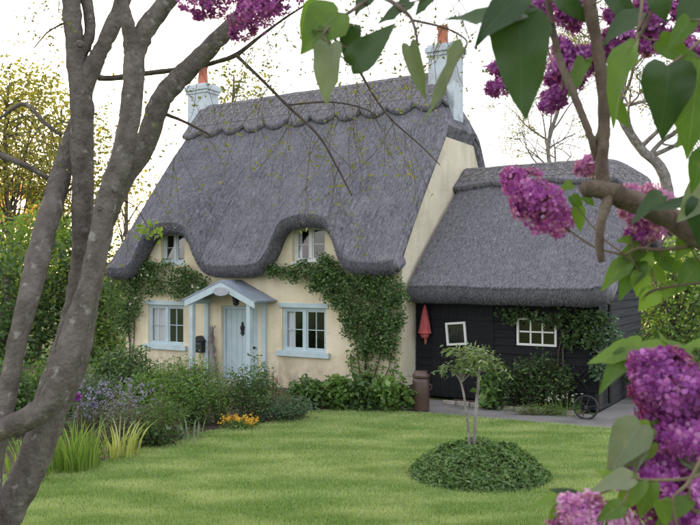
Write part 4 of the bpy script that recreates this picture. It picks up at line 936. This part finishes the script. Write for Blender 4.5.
tree('dark_bush', 'dark green bush at the left edge below the bright bush', 8, 24, 250, 90, 375, 'leaf_vine', .16, 4000, 44, cl=.5)
tree('laurel_bush', 'dark green bush between the tree stems and the cottage', 88, 24.5, 236, 66, 372, 'leaf_dark', .15, 4200, 44, cl=.45, out_gap=GAP)
tree('holly_bush', 'green bush behind the rose climber at the cottage end', 112, 24, 278, 34, 372, 'leaf_mid', .14, 1600, 24, cl=.35)
tree('garden_hedge_tree', 'rounded green tree right of the outbuilding', 676, 21, 236, 100, 385, 'leaf_mid', .13, 6000, 60, cl=.45)
tree('dark_tree', 'darker tree at the right edge behind the rounded green tree', 735, 25, 200, 110, 390, 'leaf_dark', .16, 4500, 50, cl=.5)  # dark leaf colour all through the crown
tree('olive_shrub_tree', 'yellowish bush behind the outbuilding gable', 656, 27, 262, 50, 380, 'leaf_olive', .16, 2200, 30, cl=.5)
def bare_tree(name, label, pts, Y, seeds, m='leaf_olive', rad=.2, leafn=1500, spread=1.0, lsize=.09):
    base = P(*pts[0], Y); base.z = 0; root = empty(name, label, 'tree', base); b = MB(); tips = []
    W0 = [P(a, c, Y) - base for a, c in pts]; W0[0].z = 0; p = spline([tuple(v) for v in W0], 6); rr = np.linspace(rad, rad * .3, len(p)); b.tube(p, rr, 8, wob=.25); b.build('trunk', 'pale_bark', root, sm=True)
    b = MB()
    def grow(s, d, ln, r, lev):
        q = [s]; dd = d.copy(); st = ln / 5
        for i in range(5): dd = (dd + Vector(unit(1)[0]) * .22 + Vector((0, 0, .03 if lev < 3 else -.06))).normalized(); q.append(q[-1] + dd * st)
        b.tube(q, np.linspace(r, r * .45, 6), 4 if lev > 1 else 6, cap=False)
        if lev >= 4: tips.extend(q[1:]); return
        if lev >= 2: tips.extend(q[3:])
        for i in range(3 if lev < 3 else 2):
            j = random.randint(2, 5); nd = (dd + Vector(unit(1)[0]) * .85 * spread).normalized(); grow(q[j], nd, ln * random.uniform(.55, .78), r * .5, lev + 1)
    for i in range(seeds):
        j = random.randint(len(p) // 3, len(p) - 1); d = Vector((random.uniform(-1, 1), random.uniform(-.6, .6), random.uniform(.1, .9))).normalized(); grow(Vector(p[j]), d, random.uniform(1.3, 2.1), rr[j] * .55, 1)
    b.build('branch', 'pale_bark', root)
    T = np.array([tuple(t) for t in tips]); k = RS.randint(0, len(T), leafn); rleaves('crown', T[k] + RS.normal(0, .09, (leafn, 3)), lsize, m, root)
bare_tree('birch_tree', 'thinly leaved grey birch behind the outbuilding roof', [(672, 330), (668, 190), (640, 148), (620, 112), (628, 60), (640, -40)], 25, 24, rad=.2, leafn=8000, lsize=.075)
bare_tree('far_birch', 'pale twiggy tree at the right edge behind the outbuilding', [(760, 330), (735, 160), (715, 70), (700, -30)], 29, 14, rad=.2, leafn=2200, lsize=.08)
bare_tree('ash_tree', 'faint thin-twigged tree behind the ridge of the outbuilding', [(565, 330), (560, 210), (548, 150), (560, 95), (545, 40)], 31, 20, rad=.13, leafn=6000, lsize=.075)
n = 26000; x = RS.uniform(-55, 55, n); hgt = 4.2 + 2.6 * np.array([noise.noise((a * .13, 0, 0)) for a in x]) + 1.1 * np.array([noise.noise((a * .7, 3, 0)) for a in x])
pos = np.stack([x, 62 + RS.normal(0, 1.5, n), hgt * RS.rand(n) ** .6], 1)
o = rleaves('distant_wood', pos, .5, 'leaf_olive'); o['kind'] = 'stuff'; tag(o, 'distant hedgerow of trees closing the horizon', 'hedgerow')
# ------------------------------------------------------------------ the grey many-stemmed tree at the left
YT = 4.6
ft = empty('lilac_tree', 'old grey many-stemmed tree leaning across the left of the picture', 'tree', (P(-10, 700, YT).x, YT, gz(0, YT)))
FO = Vector(ft.location)
def limb(name, pts, m='bark', n=14, k=8, wob=.22, parent=None, off=None, knots=()):
    """pts: (px, py, Y, width in px)"""
    q = spline([(*(P(a, b_, y) - FO), w_ / F * y / 2) for a, b_, y, w_ in pts], k)
    b = MB(); b.tube([tuple(v[:3]) for v in q], [max(v[3] * .91, .002) for v in q], n, wob=wob * .8)
    for (px, py, y, w_) in knots:                # healed knots where a branch came away
        c = P(px, py, y) - FO; r = w_ / F * y / 2; b.lathe([(r * 1.15, -.0), (r, r * .5), (r * .7, r * .75), (r * .25, r * .55)], 10, Matrix.Translation(c) @ (Vector((.1, -1, 0))).to_track_quat('Z', 'Y').to_matrix().to_4x4())
    return b.build(name, m, parent or ft, sm=True)
limb('trunk', [(-30, 735, 4.6, 66), (-8, 560, 4.6, 42), (6, 515, 4.62, 37), (28, 472, 4.65, 36), (50, 415, 4.68, 34), (68, 378, 4.7, 31), (80, 340, 4.72, 28), (90, 285, 4.75, 25), (104, 225, 4.78, 24), (122, 180, 4.79, 24), (145, 145, 4.8, 24), (160, 102, 4.8, 23), (182, 76, 4.8, 22), (215, 42, 4.78, 19), (262, -6, 4.75, 16), (300, -50, 4.7, 12)], n=16)
limb('trunk', [(-26, 735, 4.4, 50), (-22, 600, 4.4, 38), (-12, 480, 4.4, 28), (0, 426, 4.4, 25), (9, 385, 4.42, 21), (18, 340, 4.45, 21), (28, 300, 4.47, 23), (37, 262, 4.62, 25), (47, 225, 4.75, 24), (58, 186, 4.92, 23), (68, 150, 5.04, 20), (80, 112, 5.03, 17), (82, 80, 4.96, 12)], n=14)
limb('branch', [(-10, 432, 4.4, 24), (10, 426, 4.36, 25), (34, 416, 4.33, 27), (54, 396, 4.33, 30), (67, 360, 4.34, 30), (79, 318, 4.37, 26), (93, 275, 4.4, 23), (98, 245, 4.42, 23), (107, 200, 4.46, 24), (116, 175, 4.48, 24), (125, 145, 4.5, 24), (133, 95, 4.52, 23), (137, 48, 4.54, 23), (160, 10, 4.55, 20), (195, -30, 4.55, 16)], n=16, knots=[(100, 208, 4.32, 6)])
limb('branch', [(133, 55, 4.53, 20), (129, 30, 4.5, 16), (122, 2, 4.48, 13), (112, -40, 4.45, 11)])
limb('branch', [(38, 455, 4.7, 26), (47, 402, 4.78, 27), (58, 366, 4.86, 26), (70, 328, 4.9, 24), (78, 285, 4.92, 22), (82, 240, 4.92, 22), (83, 195, 4.92, 24), (82, 150, 4.92, 26), (82, 105, 4.92, 25), (76, 60, 4.92, 21), (71, 0, 4.9, 20), (66, -50, 4.9, 18)], n=16, knots=[(80, 44, 4.83, 7)])
limb('branch', [(80, 100, 4.93, 20), (92, 68, 4.93, 20), (104, 44, 4.94, 17), (118, 14, 4.95, 17), (134, -30, 4.96, 15)])
limb('branch', [(78, 60, 4.93, 15), (90, 30, 4.95, 12), (83, -20, 5.0, 14)])
limb('branch', [(98, 78, 4.95, 7), (115, 78, 5.0, 6.5), (150, 73, 5.02, 5.5), (190, 68, 4.95, 6), (216, 62, 4.9, 5), (236, 55, 4.85, 5.4), (258, 38, 4.8, 3.6), (285, 18, 4.7, 2.6), (310, 2, 4.6, 2)], 'twig_bark', 7)
limb('branch', [(236, 55, 4.85, 4.2), (262, 80, 4.8, 3.6), (290, 108, 4.75, 3.4), (318, 135, 4.7, 2.8), (336, 165, 4.7, 2.4), (352, 196, 4.7, 1.6)], 'twig_bark', 6)
limb('branch', [(160, 112, 4.8, 5), (185, 122, 4.8, 3.2), (208, 134, 4.8, 2.6), (212, 137, 4.8, 2)], 'twig_bark', 6)
limb('branch', [(0, 118, 4.9, 3), (24, 104, 4.9, 5), (44, 122, 4.9, 5), (62, 136, 4.95, 4)], 'bark', 6)
limb('branch', [(-20, 150, 4.7, 9), (8, 158, 4.7, 8), (30, 168, 4.72, 6), (48, 178, 4.75, 6)], 'bark', 6)
limb('branch', [(34, 48, 4.9, 1.5), (48, 32, 4.9, 1.9), (66, 22, 4.9, 2.4)], 'twig_bark', 5)
limb('branch', [(286, 105, 4.755, 2.6), (330, 102, 4.72, 2), (362, 108, 4.7, 1.8), (380, 118, 4.7, 1.4)], 'twig_bark', 5)
limb('branch', [(360, 72, 4.7, 3), (374, 96, 4.7, 2.6), (392, 120, 4.7, 2.2), (420, 145, 4.7, 1.6), (440, 165, 4.7, 1)], 'twig_bark', 5)
limb('branch', [(310, 2, 4.6, 2.4), (335, 40, 4.66, 2.6), (360, 72, 4.7, 2.8)], 'twig_bark', 5)
# fine hanging twigs with their small new leaves
tw = MB(); lf = []
def twig(px, py, Y, ln, lean=0, r=.0022):
    p = P(px, py, Y) - FO; q = [p]; dx = lean; dy = 1.0
    for i in range(9):
        dx += random.uniform(-.28, .28); v = Vector((dx, random.uniform(-.3, .3), -dy)).normalized(); q.append(q[-1] + v * ln / 9 * Y / F)
    tw.tube(q, np.linspace(r, r * .4, len(q)), 4, cap=False)
    for a in q[2:]:
        for j in range(random.choice((0, 1, 1, 2, 3))): lf.append(a + Vector((random.gauss(0, .02), random.gauss(0, .02), random.gauss(0, .02))))
    return q
anch = [(262, 36), (285, 18), (300, 104), (318, 135), (330, 102), (345, 104), (362, 108), (374, 96), (392, 120), (405, 132), (290, 108), (336, 165), (270, 88), (250, 45), (240, 0), (262, -5), (305, -5), (345, -5), (372, -5), (405, -5), (430, -5), (455, -5), (330, 30), (350, 55), (420, 20), (440, 40), (460, 10), (200, 66), (170, 70), (140, 74)]
for (a, c) in anch:
    for j in range(3 if c > 60 else 4): twig(a + random.uniform(-7, 7), c + random.uniform(-3, 3), 4.72 + random.uniform(-.15, .15), random.uniform(45, 120), random.uniform(-.5, .5))
for (a, c) in [(30, -5), (45, -8), (55, -4), (20, 10), (10, 60), (40, 50), (55, 60), (48, 130), (25, 110), (60, 138)]:
    for j in range(3): twig(a + random.uniform(-8, 8), c, 4.9 + random.uniform(-.2, .2), random.uniform(30, 70), random.uniform(-.6, .6))
for (a, c) in [(150, 110), (165, 130), (120, 190), (105, 170)]:
    for j in range(3): twig(a + random.uniform(-8, 8), c, 5.2 + random.uniform(-.1, .2), random.uniform(50, 130), random.uniform(-.4, .4))
o = tw.build('twigs', 'twig_bark', ft); o['kind'] = 'stuff'
o = rleaves('small_leaves', np.array([tuple(v) for v in lf]), .028, 'leaf_olive', ft, asp=.5); o['kind'] = 'stuff'
# a spray of fresh leaves before the left end of the thatch
k = MB(); c0 = P(122, 200, 4.85) - FO; e0 = P(150, 231, 4.85) - FO; k.tube(spline([c0, (c0 + e0) / 2 + Vector((0, 0, .05)), e0], 5), np.linspace(.005, .002, 11), 5); k.build('twig', 'twig_bark', ft)
pp = np.array([tuple(e0 + Vector((random.gauss(-.015, .045), random.gauss(0, .03), random.gauss(0, .03)))) for i in range(46)]); d = unit(46); d[:, 2] -= .5
leaves('leaf_spray', pp, d, unit(46) + [0, -.8, .4], .045, .026, 'leaf_fresh', ft)['kind'] = 'stuff'

# ------------------------------------------------------------------ flowering lilac close to the camera
def heart(curl=.12, fold=.2):
    """heart-shaped blade, base at 0, tip at x = 1, half width .5"""
    prof = [(-.06, .10), (-.085, .26), (-.02, .40), (.10, .485), (.25, .5), (.42, .45), (.6, .34), (.78, .19), (.91, .075), (1.0, .0)]
    mid = [0, 0, .03, .10, .25, .42, .6, .78, .91, 1.0]; V = []; n = len(prof)
    zc = lambda x: -curl * x * x
    for x in mid: V.append((x, 0, zc(x)))
    for s in (1, -1):
        for f in (.5, 1):
            for (x, y), mx_ in zip(prof, mid):
                xx = mx_ + (x - mx_) * f; V.append((xx, s * y * f, zc(xx) + fold * y * f * (1 - .35 * f) + .014 * math.sin(x * 17 + s)))
    Fc = []
    for si in range(2):
        o1 = n + si * 2 * n; o2 = o1 + n
        for i in range(n - 1):
            a = [(i, i + 1, o1 + i + 1, o1 + i), (o1 + i, o1 + i + 1, o2 + i + 1, o2 + i)]
            Fc += [t if si else t[::-1] for t in a]
    return V, Fc
HM = {}
for nm, mm, cu, fo in [('fresh', 'lilac_leaf', .12, .22), ('dark', 'lilac_leaf_dark', .2, .16), ('grey', 'lilac_leaf_grey', .05, .35), ('fresh2', 'lilac_leaf', .3, .12)]:
    HM[nm] = []
    for v_ in range(3):
        V, Fc = heart(cu + random.uniform(-.08, .14), fo + random.uniform(-.1, .1)); ph = random.random() * 9; be = random.uniform(-.07, .07)
        V = [(x + .012 * math.sin(9 * y + ph), y * (1 + .07 * math.sin(x * 7 + ph)) + be * x * x + .008 * math.sin(x * 31 + ph) * (abs(y) > .2), z + .045 * abs(y) * 2 * math.sin(x * 11 + ph + (y > 0) * 2) + .03 * math.sin(x * 5 + ph)) for x, y, z in V]
        me = bpy.data.meshes.new('lilac_leaf_blade'); me.from_pydata(V, [], Fc); me.update(); me.shade_smooth(); me.materials.append(MATS[mm]); HM[nm].append(me)
ANCH = {}; PET = {}
def hang(root, p, r=.0016):                        # a thin stalk from p (root space) to the nearest point of the wood
    pts = ANCH.get(root.name)
    if not pts: return
    q = min(pts, key=lambda v: (v - p).length_squared)
    if (q - p).length > .13: return
    b = PET.setdefault(root.name, MB()); mid = (p + q) / 2 + Vector((0, 0, -.08 * (p - q).length)); b.tube(spline([tuple(q), tuple(mid), tuple(p)], 4), np.linspace(r * 1.5, r, 9), 5)
def lilac(label, base):
    return empty('lilac_bush', label, 'lilac', base)
lb = lilac('flowering lilac bush reaching in close from the right', (1.25, 1.15, gz(0, 1.15))); LO = Vector(lb.location)
def lleaf(root, bx, by, tx, ty, Y, wr=.62, kind='fresh', tilt=0, dy=0.0, roll=0):
    B = P(bx, by, Y); T = P(tx, ty, Y + dy); x = (T - B); ln = x.length; x.normalize()
    nrm = Vector((0, -1, .25)); nrm = (nrm - x * nrm.dot(x)).normalized(); nrm = Quaternion(x, roll) @ nrm; yv = nrm.cross(x)
    o = bpy.data.objects.new('leaf', random.choice(HM[kind])); COL.objects.link(o); o.parent = root
    wl = wr * ln
    M = Matrix(((x.x * ln, yv.x * wl, nrm.x * ln, B.x), (x.y * ln, yv.y * wl, nrm.y * ln, B.y), (x.z * ln, yv.z * wl, nrm.z * ln, B.z), (0, 0, 0, 1)))
    o.matrix_basis = Matrix.Translation(-Vector(root.location)) @ M
    hang(root, B - Vector(root.location), .0011); return o
def panicle(root, ax, ay, tx, ty, Y, wpx, n, m, dy=0):
    """a lilac cone from its stalk (ax, ay) to its tip (tx, ty), built of four-petalled florets"""
    RO = Vector(root.location); A = P(ax, ay, Y) - RO; T = P(tx, ty, Y + dy) - RO; d = T - A; ln = d.length; d.normalize(); R = wpx / F * Y / 2
    u = d.orthogonal().normalized(); v = d.cross(u); V = []; Fc = []; fs = .0098; n = int(n * 1.35)
    k = MB()
    lob = [(random.random(), random.random() * 6.283, random.uniform(.75, 1.2)) for i in range(12)]
    for i in range(n):
        t = random.random() ** .9; a = random.random() * 6.283
        lump = 1 + .22 * math.sin(a * 3 + t * 9) + .12 * math.sin(a * 5 - t * 14)
        rr = R * (math.sin(math.pi * min(1, .18 + .82 * t)) ** .6 if t > .4 else min(1, .62 + t)) * lump; rad = rr * (random.uniform(.55, 1.0) ** .5)
        o_ = u * math.cos(a) + v * math.sin(a); c = A + d * ln * t + o_ * rad
        nv = (o_ * 1.0 + d * (t - .3) * 1.1 + Vector(unit(1)[0]) * .45).normalized(); e1 = nv.orthogonal().normalized(); e1 = Quaternion(nv, random.random() * 3) @ e1
        bud = random.random() < .16 + .25 * (t > .85)
        s = fs * random.uniform(.8, 1.2) * (.55 if bud else 1)
        for q in range(4):
            g1 = Quaternion(nv, q * math.pi / 2) @ e1; g2 = nv.cross(g1); kk = len(V)
            cup = random.uniform(-.15, .3) + (1.3 if bud else 0)
            V += [tuple(c), tuple(c + (g1 * .55 + g2 * .36 + nv * .10) * s), tuple(c + (g1 * 1.0 + g2 * .22 + nv * cup) * s), tuple(c + (g1 * 1.0 - g2 * .22 + nv * cup) * s), tuple(c + (g1 * .55 - g2 * .36 + nv * .10) * s)]
            Fc.append((kk, kk + 1, kk + 2, kk + 3, kk + 4))
    me = bpy.data.meshes.new('panicle'); me.from_pydata(V, [], Fc); me.update(); o = link('panicle', me, m, root)
    k = MB(); k.tube([A - d * .01, A + d * ln * .5, A + d * ln * .92], [.0035, .0028, .0012], 5)
    for i in range(16):
        t = random.uniform(.05, .8); a = random.random() * 6.283; s0 = A + d * ln * t; k.tube([s0, s0 + (u * math.cos(a) + v * math.sin(a)) * R * .7 + d * ln * .05], [.0016, .0009], 4)
    k.build('flower_stalk', 'lilac_stem', o)
    hang(root, A); return o
def lstem(root, pts, m='lilac_bark', n=9, name='branch', wob=.2):
    RO = Vector(root.location); q = spline([(*(P(a, c, y) - RO), w_ / F * y / 2) for a, c, y, w_ in pts], 7); ANCH.setdefault(root.name, []).extend(Vector(v[:3]) for v in q); b = MB(); b.tube([tuple(v[:3]) for v in q], [v[3] for v in q], n, wob=wob); return b.build(name, m, root, sm=True)
# stems
lstem(lb, [(1180, 960, 1.15, 40), (1000, 650, 1.2, 36), (860, 400, 1.22, 32), (760, 272, 1.25, 29), (702, 236, 1.27, 26), (655, 211, 1.28, 23), (622, 197, 1.28, 22), (600, 189, 1.28, 19), (588, 189, 1.28, 17), (582, 191, 1.28, 13)], name='trunk', n=12)
lstem(lb, [(612, 192, 1.28, 13), (606, 205, 1.27, 11), (600, 228, 1.26, 9), (600, 250, 1.26, 8.5), (602, 262, 1.26, 7)])
lstem(lb, [(604, 194, 1.28, 15), (602, 165, 1.29, 13), (604, 130, 1.3, 12.5), (603, 90, 1.3, 12), (597, 45, 1.3, 12), (590, 5, 1.3, 13), (584, -40, 1.3, 12)])
lstem(lb, [(598, 160, 1.3, 8.5), (588, 130, 1.3, 8), (574, 95, 1.31, 8), (560, 60, 1.32, 7.5), (552, 25, 1.32, 7), (546, -15, 1.32, 6.5)])
lstem(lb, [(603, 95, 1.3, 5), (622, 62, 1.3, 4), (640, 35, 1.28, 3.6), (655, 5, 1.25, 3.4), (670, -25, 1.2, 3)])
lstem(lb, [(552, 25, 1.32, 4.5), (535, 8, 1.2, 4), (522, 0, 1.05, 3.6), (505, -12, .98, 3)])
lstem(lb, [(790, -60, 1.1, 6), (730, 10, 1.04, 4.4), (692, 48, 1.01, 3.4), (668, 66, 1.0, 2.6)], 'lilac_stem', 7)
lstem(lb, [(640, -50, 1.12, 4), (642, 0, 1.09, 3.4), (636, 44, 1.05, 2.4)], 'lilac_stem', 7)
lstem(lb, [(505, -12, .98, 3), (515, 6, .96, 2.8), (520, 22, .95, 2.4)], 'lilac_stem', 7)
lstem(lb, [(625, 255, 1.36, 2.6), (640, 248, 1.34, 3), (660, 250, 1.32, 3.4), (690, 246, 1.29, 4)], 'lilac_stem')
lstem(lb, [(640, 300, 1.36, 2.2), (655, 290, 1.34, 2.4), (690, 284, 1.3, 2.6), (730, 282, 1.27, 3)], 'lilac_bark', 6)
lstem(lb, [(1000, 650, 1.2, 20), (860, 560, 1.1, 14), (770, 500, 1.06, 11), (720, 465, 1.05, 8), (690, 450, 1.06, 6), (660, 440, 1.08, 4)])
lstem(lb, [(770, 500, 1.06, 8), (720, 520, 1.05, 7), (680, 500, 1.05, 5), (650, 470, 1.06, 3.6), (610, 490, 1.05, 3)], 'lilac_stem')
lstem(lb, [(770, 500, 1.06, 8), (740, 420, 1.1, 7), (700, 425, 1.1, 5), (668, 430, 1.1, 4)], 'lilac_stem')
lstem(lb, [(720, 465, 1.05, 5), (690, 478, 1.0, 4), (650, 480, 1.0, 3.2), (632, 478, 1.0, 2.6)], 'lilac_stem')
lstem(lb, [(720, 520, 1.05, 6), (660, 560, 1.0, 5), (600, 545, 1.0, 4)], 'lilac_stem')
lstem(lb, [(700, 395, 1.05, 3), (706, 440, 1.0, 3.4), (690, 480, .98, 3.6), (672, 505, .98, 3.6), (690, 560, 1.0, 4)], 'lilac_stem')
# flowers: stalk, tip, depth, width, florets
PAN = [(566, 228, 504, 172, 1.45, 46, 250, 'petal_lilac'), (545, 200, 513, 208, 1.47, 30, 90, 'petal_lilac'),
       (668, 232, 622, 190, 1.36, 42, 190, 'petal_lilac_pale'), (668, 214, 640, 190, 1.4, 30, 90, 'petal_lilac_pale'), (645, 232, 628, 236, 1.38, 26, 70, 'petal_lilac'),
       (598, 160, 578, 172, 1.4, 20, 60, 'petal_lilac_pale'),
       (575, 90, 560, 40, 1.42, 32, 150, 'petal_lilac_deep'), (578, 75, 590, 48, 1.44, 26, 70, 'petal_lilac_deep'), (562, 92, 543, 108, 1.44, 24, 75, 'petal_lilac_deep'),
       (512, 70, 488, 67, 1.6, 17, 45, 'petal_lilac_deep'), (512, 88, 486, 88, 1.6, 18, 45, 'petal_lilac_deep'), (548, 14, 530, 2, 1.4, 24, 70, 'petal_lilac_deep'), (585, 8, 560, 16, 1.42, 22, 70, 'petal_lilac_deep'),
       (632, 50, 606, 34, 1.4, 28, 100, 'petal_lilac_deep'), (648, 52, 650, 26, 1.42, 28, 90, 'petal_lilac'), (660, 30, 638, 2, 1.4, 26, 90, 'petal_lilac_deep'), (700, 60, 682, 48, 1.35, 26, 80, 'petal_lilac_deep'), (700, 24, 675, 8, 1.4, 26, 80, 'petal_lilac_deep'),
       (712, 420, 634, 358, 1.08, 74, 520, 'petal_lilac_deep'), (680, 428, 648, 394, 1.12, 56, 240, 'petal_lilac_deep'), (720, 440, 656, 436, 1.06, 44, 230, 'petal_lilac'),
       (700, 516, 622, 462, 1.08, 70, 400, 'petal_lilac'), (690, 470, 642, 450, 1.1, 46, 160, 'petal_lilac'),
       (630, 545, 560, 502, 1.02, 52, 260, 'petal_lilac_pale'), (600, 545, 552, 520, 1.04, 40, 140, 'petal_lilac_pale'), (700, 540, 660, 512, 1.08, 44, 140, 'petal_lilac'),
       (560, -6, 575, 30, 1.45, 26, 80, 'petal_lilac_deep'), (620, 10, 612, 22, 1.45, 24, 70, 'petal_lilac_deep'), (690, 40, 660, 44, 1.45, 28, 90, 'petal_lilac'), (712, 90, 694, 70, 1.5, 24, 60, 'petal_lilac_deep'), (566, 62, 548, 82, 1.46, 22, 60, 'petal_lilac_deep'), (600, 40, 614, 60, 1.46, 20, 50, 'petal_lilac_deep'), (676, -6, 652, 16, 1.46, 24, 60, 'petal_lilac_deep')]
for q in PAN: panicle(lb, *q)
# leaves: base, tip, depth, width ratio, kind
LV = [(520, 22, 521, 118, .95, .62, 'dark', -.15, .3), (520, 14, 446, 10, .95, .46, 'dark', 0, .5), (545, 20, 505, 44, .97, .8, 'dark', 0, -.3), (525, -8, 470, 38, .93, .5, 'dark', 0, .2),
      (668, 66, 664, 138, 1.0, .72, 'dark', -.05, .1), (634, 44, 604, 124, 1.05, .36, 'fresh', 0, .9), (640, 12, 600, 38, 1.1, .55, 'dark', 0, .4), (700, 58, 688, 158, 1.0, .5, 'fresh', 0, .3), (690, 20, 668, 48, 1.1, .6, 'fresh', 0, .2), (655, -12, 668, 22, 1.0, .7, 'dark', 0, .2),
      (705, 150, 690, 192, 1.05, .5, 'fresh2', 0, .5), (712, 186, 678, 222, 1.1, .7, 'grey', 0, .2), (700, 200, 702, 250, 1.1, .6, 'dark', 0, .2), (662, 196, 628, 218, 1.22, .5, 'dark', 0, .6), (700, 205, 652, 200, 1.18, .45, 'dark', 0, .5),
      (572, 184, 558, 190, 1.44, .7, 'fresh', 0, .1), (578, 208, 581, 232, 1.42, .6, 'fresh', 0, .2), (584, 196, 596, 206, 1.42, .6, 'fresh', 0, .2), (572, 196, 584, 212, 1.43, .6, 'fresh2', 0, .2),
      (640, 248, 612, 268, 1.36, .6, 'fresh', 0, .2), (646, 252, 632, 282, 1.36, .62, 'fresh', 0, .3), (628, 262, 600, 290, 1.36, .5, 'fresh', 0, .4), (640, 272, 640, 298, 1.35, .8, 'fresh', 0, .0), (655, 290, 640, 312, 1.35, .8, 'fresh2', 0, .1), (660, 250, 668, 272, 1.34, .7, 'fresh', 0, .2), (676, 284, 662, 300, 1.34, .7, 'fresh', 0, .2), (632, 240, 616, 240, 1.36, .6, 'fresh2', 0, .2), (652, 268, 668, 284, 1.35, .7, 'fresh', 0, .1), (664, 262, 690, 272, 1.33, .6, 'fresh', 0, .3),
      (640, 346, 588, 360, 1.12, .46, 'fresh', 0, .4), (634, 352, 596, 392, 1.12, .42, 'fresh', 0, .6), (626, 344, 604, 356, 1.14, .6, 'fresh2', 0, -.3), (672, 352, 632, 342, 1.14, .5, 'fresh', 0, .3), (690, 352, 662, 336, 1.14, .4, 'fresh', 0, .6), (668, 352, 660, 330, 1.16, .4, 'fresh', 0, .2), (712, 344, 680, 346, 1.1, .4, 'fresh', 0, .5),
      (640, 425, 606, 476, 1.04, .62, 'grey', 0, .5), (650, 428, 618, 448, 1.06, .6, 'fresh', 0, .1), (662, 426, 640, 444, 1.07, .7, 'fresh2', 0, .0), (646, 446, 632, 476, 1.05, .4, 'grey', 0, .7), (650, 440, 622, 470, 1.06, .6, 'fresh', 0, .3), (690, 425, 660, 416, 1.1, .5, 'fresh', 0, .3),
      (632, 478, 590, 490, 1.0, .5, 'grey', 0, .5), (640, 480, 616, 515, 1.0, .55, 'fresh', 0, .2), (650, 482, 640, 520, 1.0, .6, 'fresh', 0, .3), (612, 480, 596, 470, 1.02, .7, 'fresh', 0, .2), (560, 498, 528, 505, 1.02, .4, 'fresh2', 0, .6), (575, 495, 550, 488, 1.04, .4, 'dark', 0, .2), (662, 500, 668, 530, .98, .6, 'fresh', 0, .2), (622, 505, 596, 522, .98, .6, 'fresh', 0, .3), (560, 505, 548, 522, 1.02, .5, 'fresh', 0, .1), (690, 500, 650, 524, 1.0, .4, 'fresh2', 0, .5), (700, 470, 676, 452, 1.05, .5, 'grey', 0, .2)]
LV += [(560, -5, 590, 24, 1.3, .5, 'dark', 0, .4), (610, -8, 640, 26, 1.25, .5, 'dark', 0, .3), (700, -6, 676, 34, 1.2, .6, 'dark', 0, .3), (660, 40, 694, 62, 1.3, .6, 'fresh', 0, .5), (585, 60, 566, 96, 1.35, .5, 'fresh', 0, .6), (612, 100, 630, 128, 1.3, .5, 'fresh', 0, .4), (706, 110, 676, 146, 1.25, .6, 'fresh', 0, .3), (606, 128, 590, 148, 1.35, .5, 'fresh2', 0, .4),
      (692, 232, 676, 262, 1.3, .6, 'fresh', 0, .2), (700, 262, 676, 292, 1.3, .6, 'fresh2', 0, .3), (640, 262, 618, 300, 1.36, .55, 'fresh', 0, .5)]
for q in LV: lleaf(lb, *q[:7], tilt=q[7], roll=q[8])
# the overhead spray: its own lilac branch hanging in from the tree at the top
lo = ft
lstem(lo, [(300, -50, 4.7, 6), (300, -45, 3.2, 7), (330, -40, 2.2, 8), (360, -26, 1.6, 7), (380, -6, 1.35, 5.5), (398, 6, 1.22, 4.5), (412, 20, 1.2, 3.6), (418, 44, 1.2, 2.6)], 'lilac_bark', 7)
lstem(lo, [(380, -8, 1.35, 4.5), (350, 12, 1.25, 3.6), (330, 26, 1.2, 3), (322, 36, 1.18, 2.4)], 'lilac_bark', 7)
lstem(lo, [(412, 20, 1.2, 3), (445, 28, 1.2, 2.6), (466, 40, 1.2, 2.2), (464, 52, 1.2, 2)], 'lilac_bark', 6)
lstem(lo, [(330, -40, 2.2, 6), (280, -20, 2.0, 5), (250, -12, 1.9, 4), (225, -4, 1.85, 3)], 'lilac_bark', 6)
for q in [(338, 12, 299, 52, 1.2, .85, 'fresh', 0, .1), (322, 8, 302, 42, 1.22, .9, 'fresh', 0, -.2), (330, 46, 322, 104, 1.18, .56, 'grey', 0, .3), (354, 26, 342, 62, 1.2, .6, 'dark', 0, .3), (352, 64, 400, 22, 1.18, .46, 'dark', 0, .4), (350, 50, 362, 74, 1.2, .6, 'dark', 0, .3), (410, 46, 424, 100, 1.2, .34, 'grey', 0, .3), (465, 50, 426, 124, 1.16, .22, 'grey', 0, .7), (410, 2, 376, 20, 1.22, .5, 'dark', 0, .3), (430, -4, 414, 14, 1.25, .6, 'dark', 0, .2), (372, -10, 352, 12, 1.3, .7, 'dark', 0, .2), (318, 30, 332, 66, 1.2, .5, 'fresh', 0, .6)]: lleaf(lo, *q[:7], tilt=q[7], roll=q[8])
for q in [(262, -20, 180, 6, 1.9, 44, 170, 'petal_lilac_deep'), (285, -18, 232, 38, 1.88, 38, 170, 'petal_lilac_deep'), (300, -20, 262, 14, 1.9, 34, 120, 'petal_lilac_deep'), (225, -16, 196, 18, 1.9, 30, 90, 'petal_lilac_deep'), (270, -6, 240, 20, 1.85, 34, 110, 'petal_lilac')]: panicle(lo, *q)
for r_ in (lb, ft):
    o = PET[r_.name].build('petioles', 'lilac_stem', r_, sm=True); o['kind'] = 'stuff'
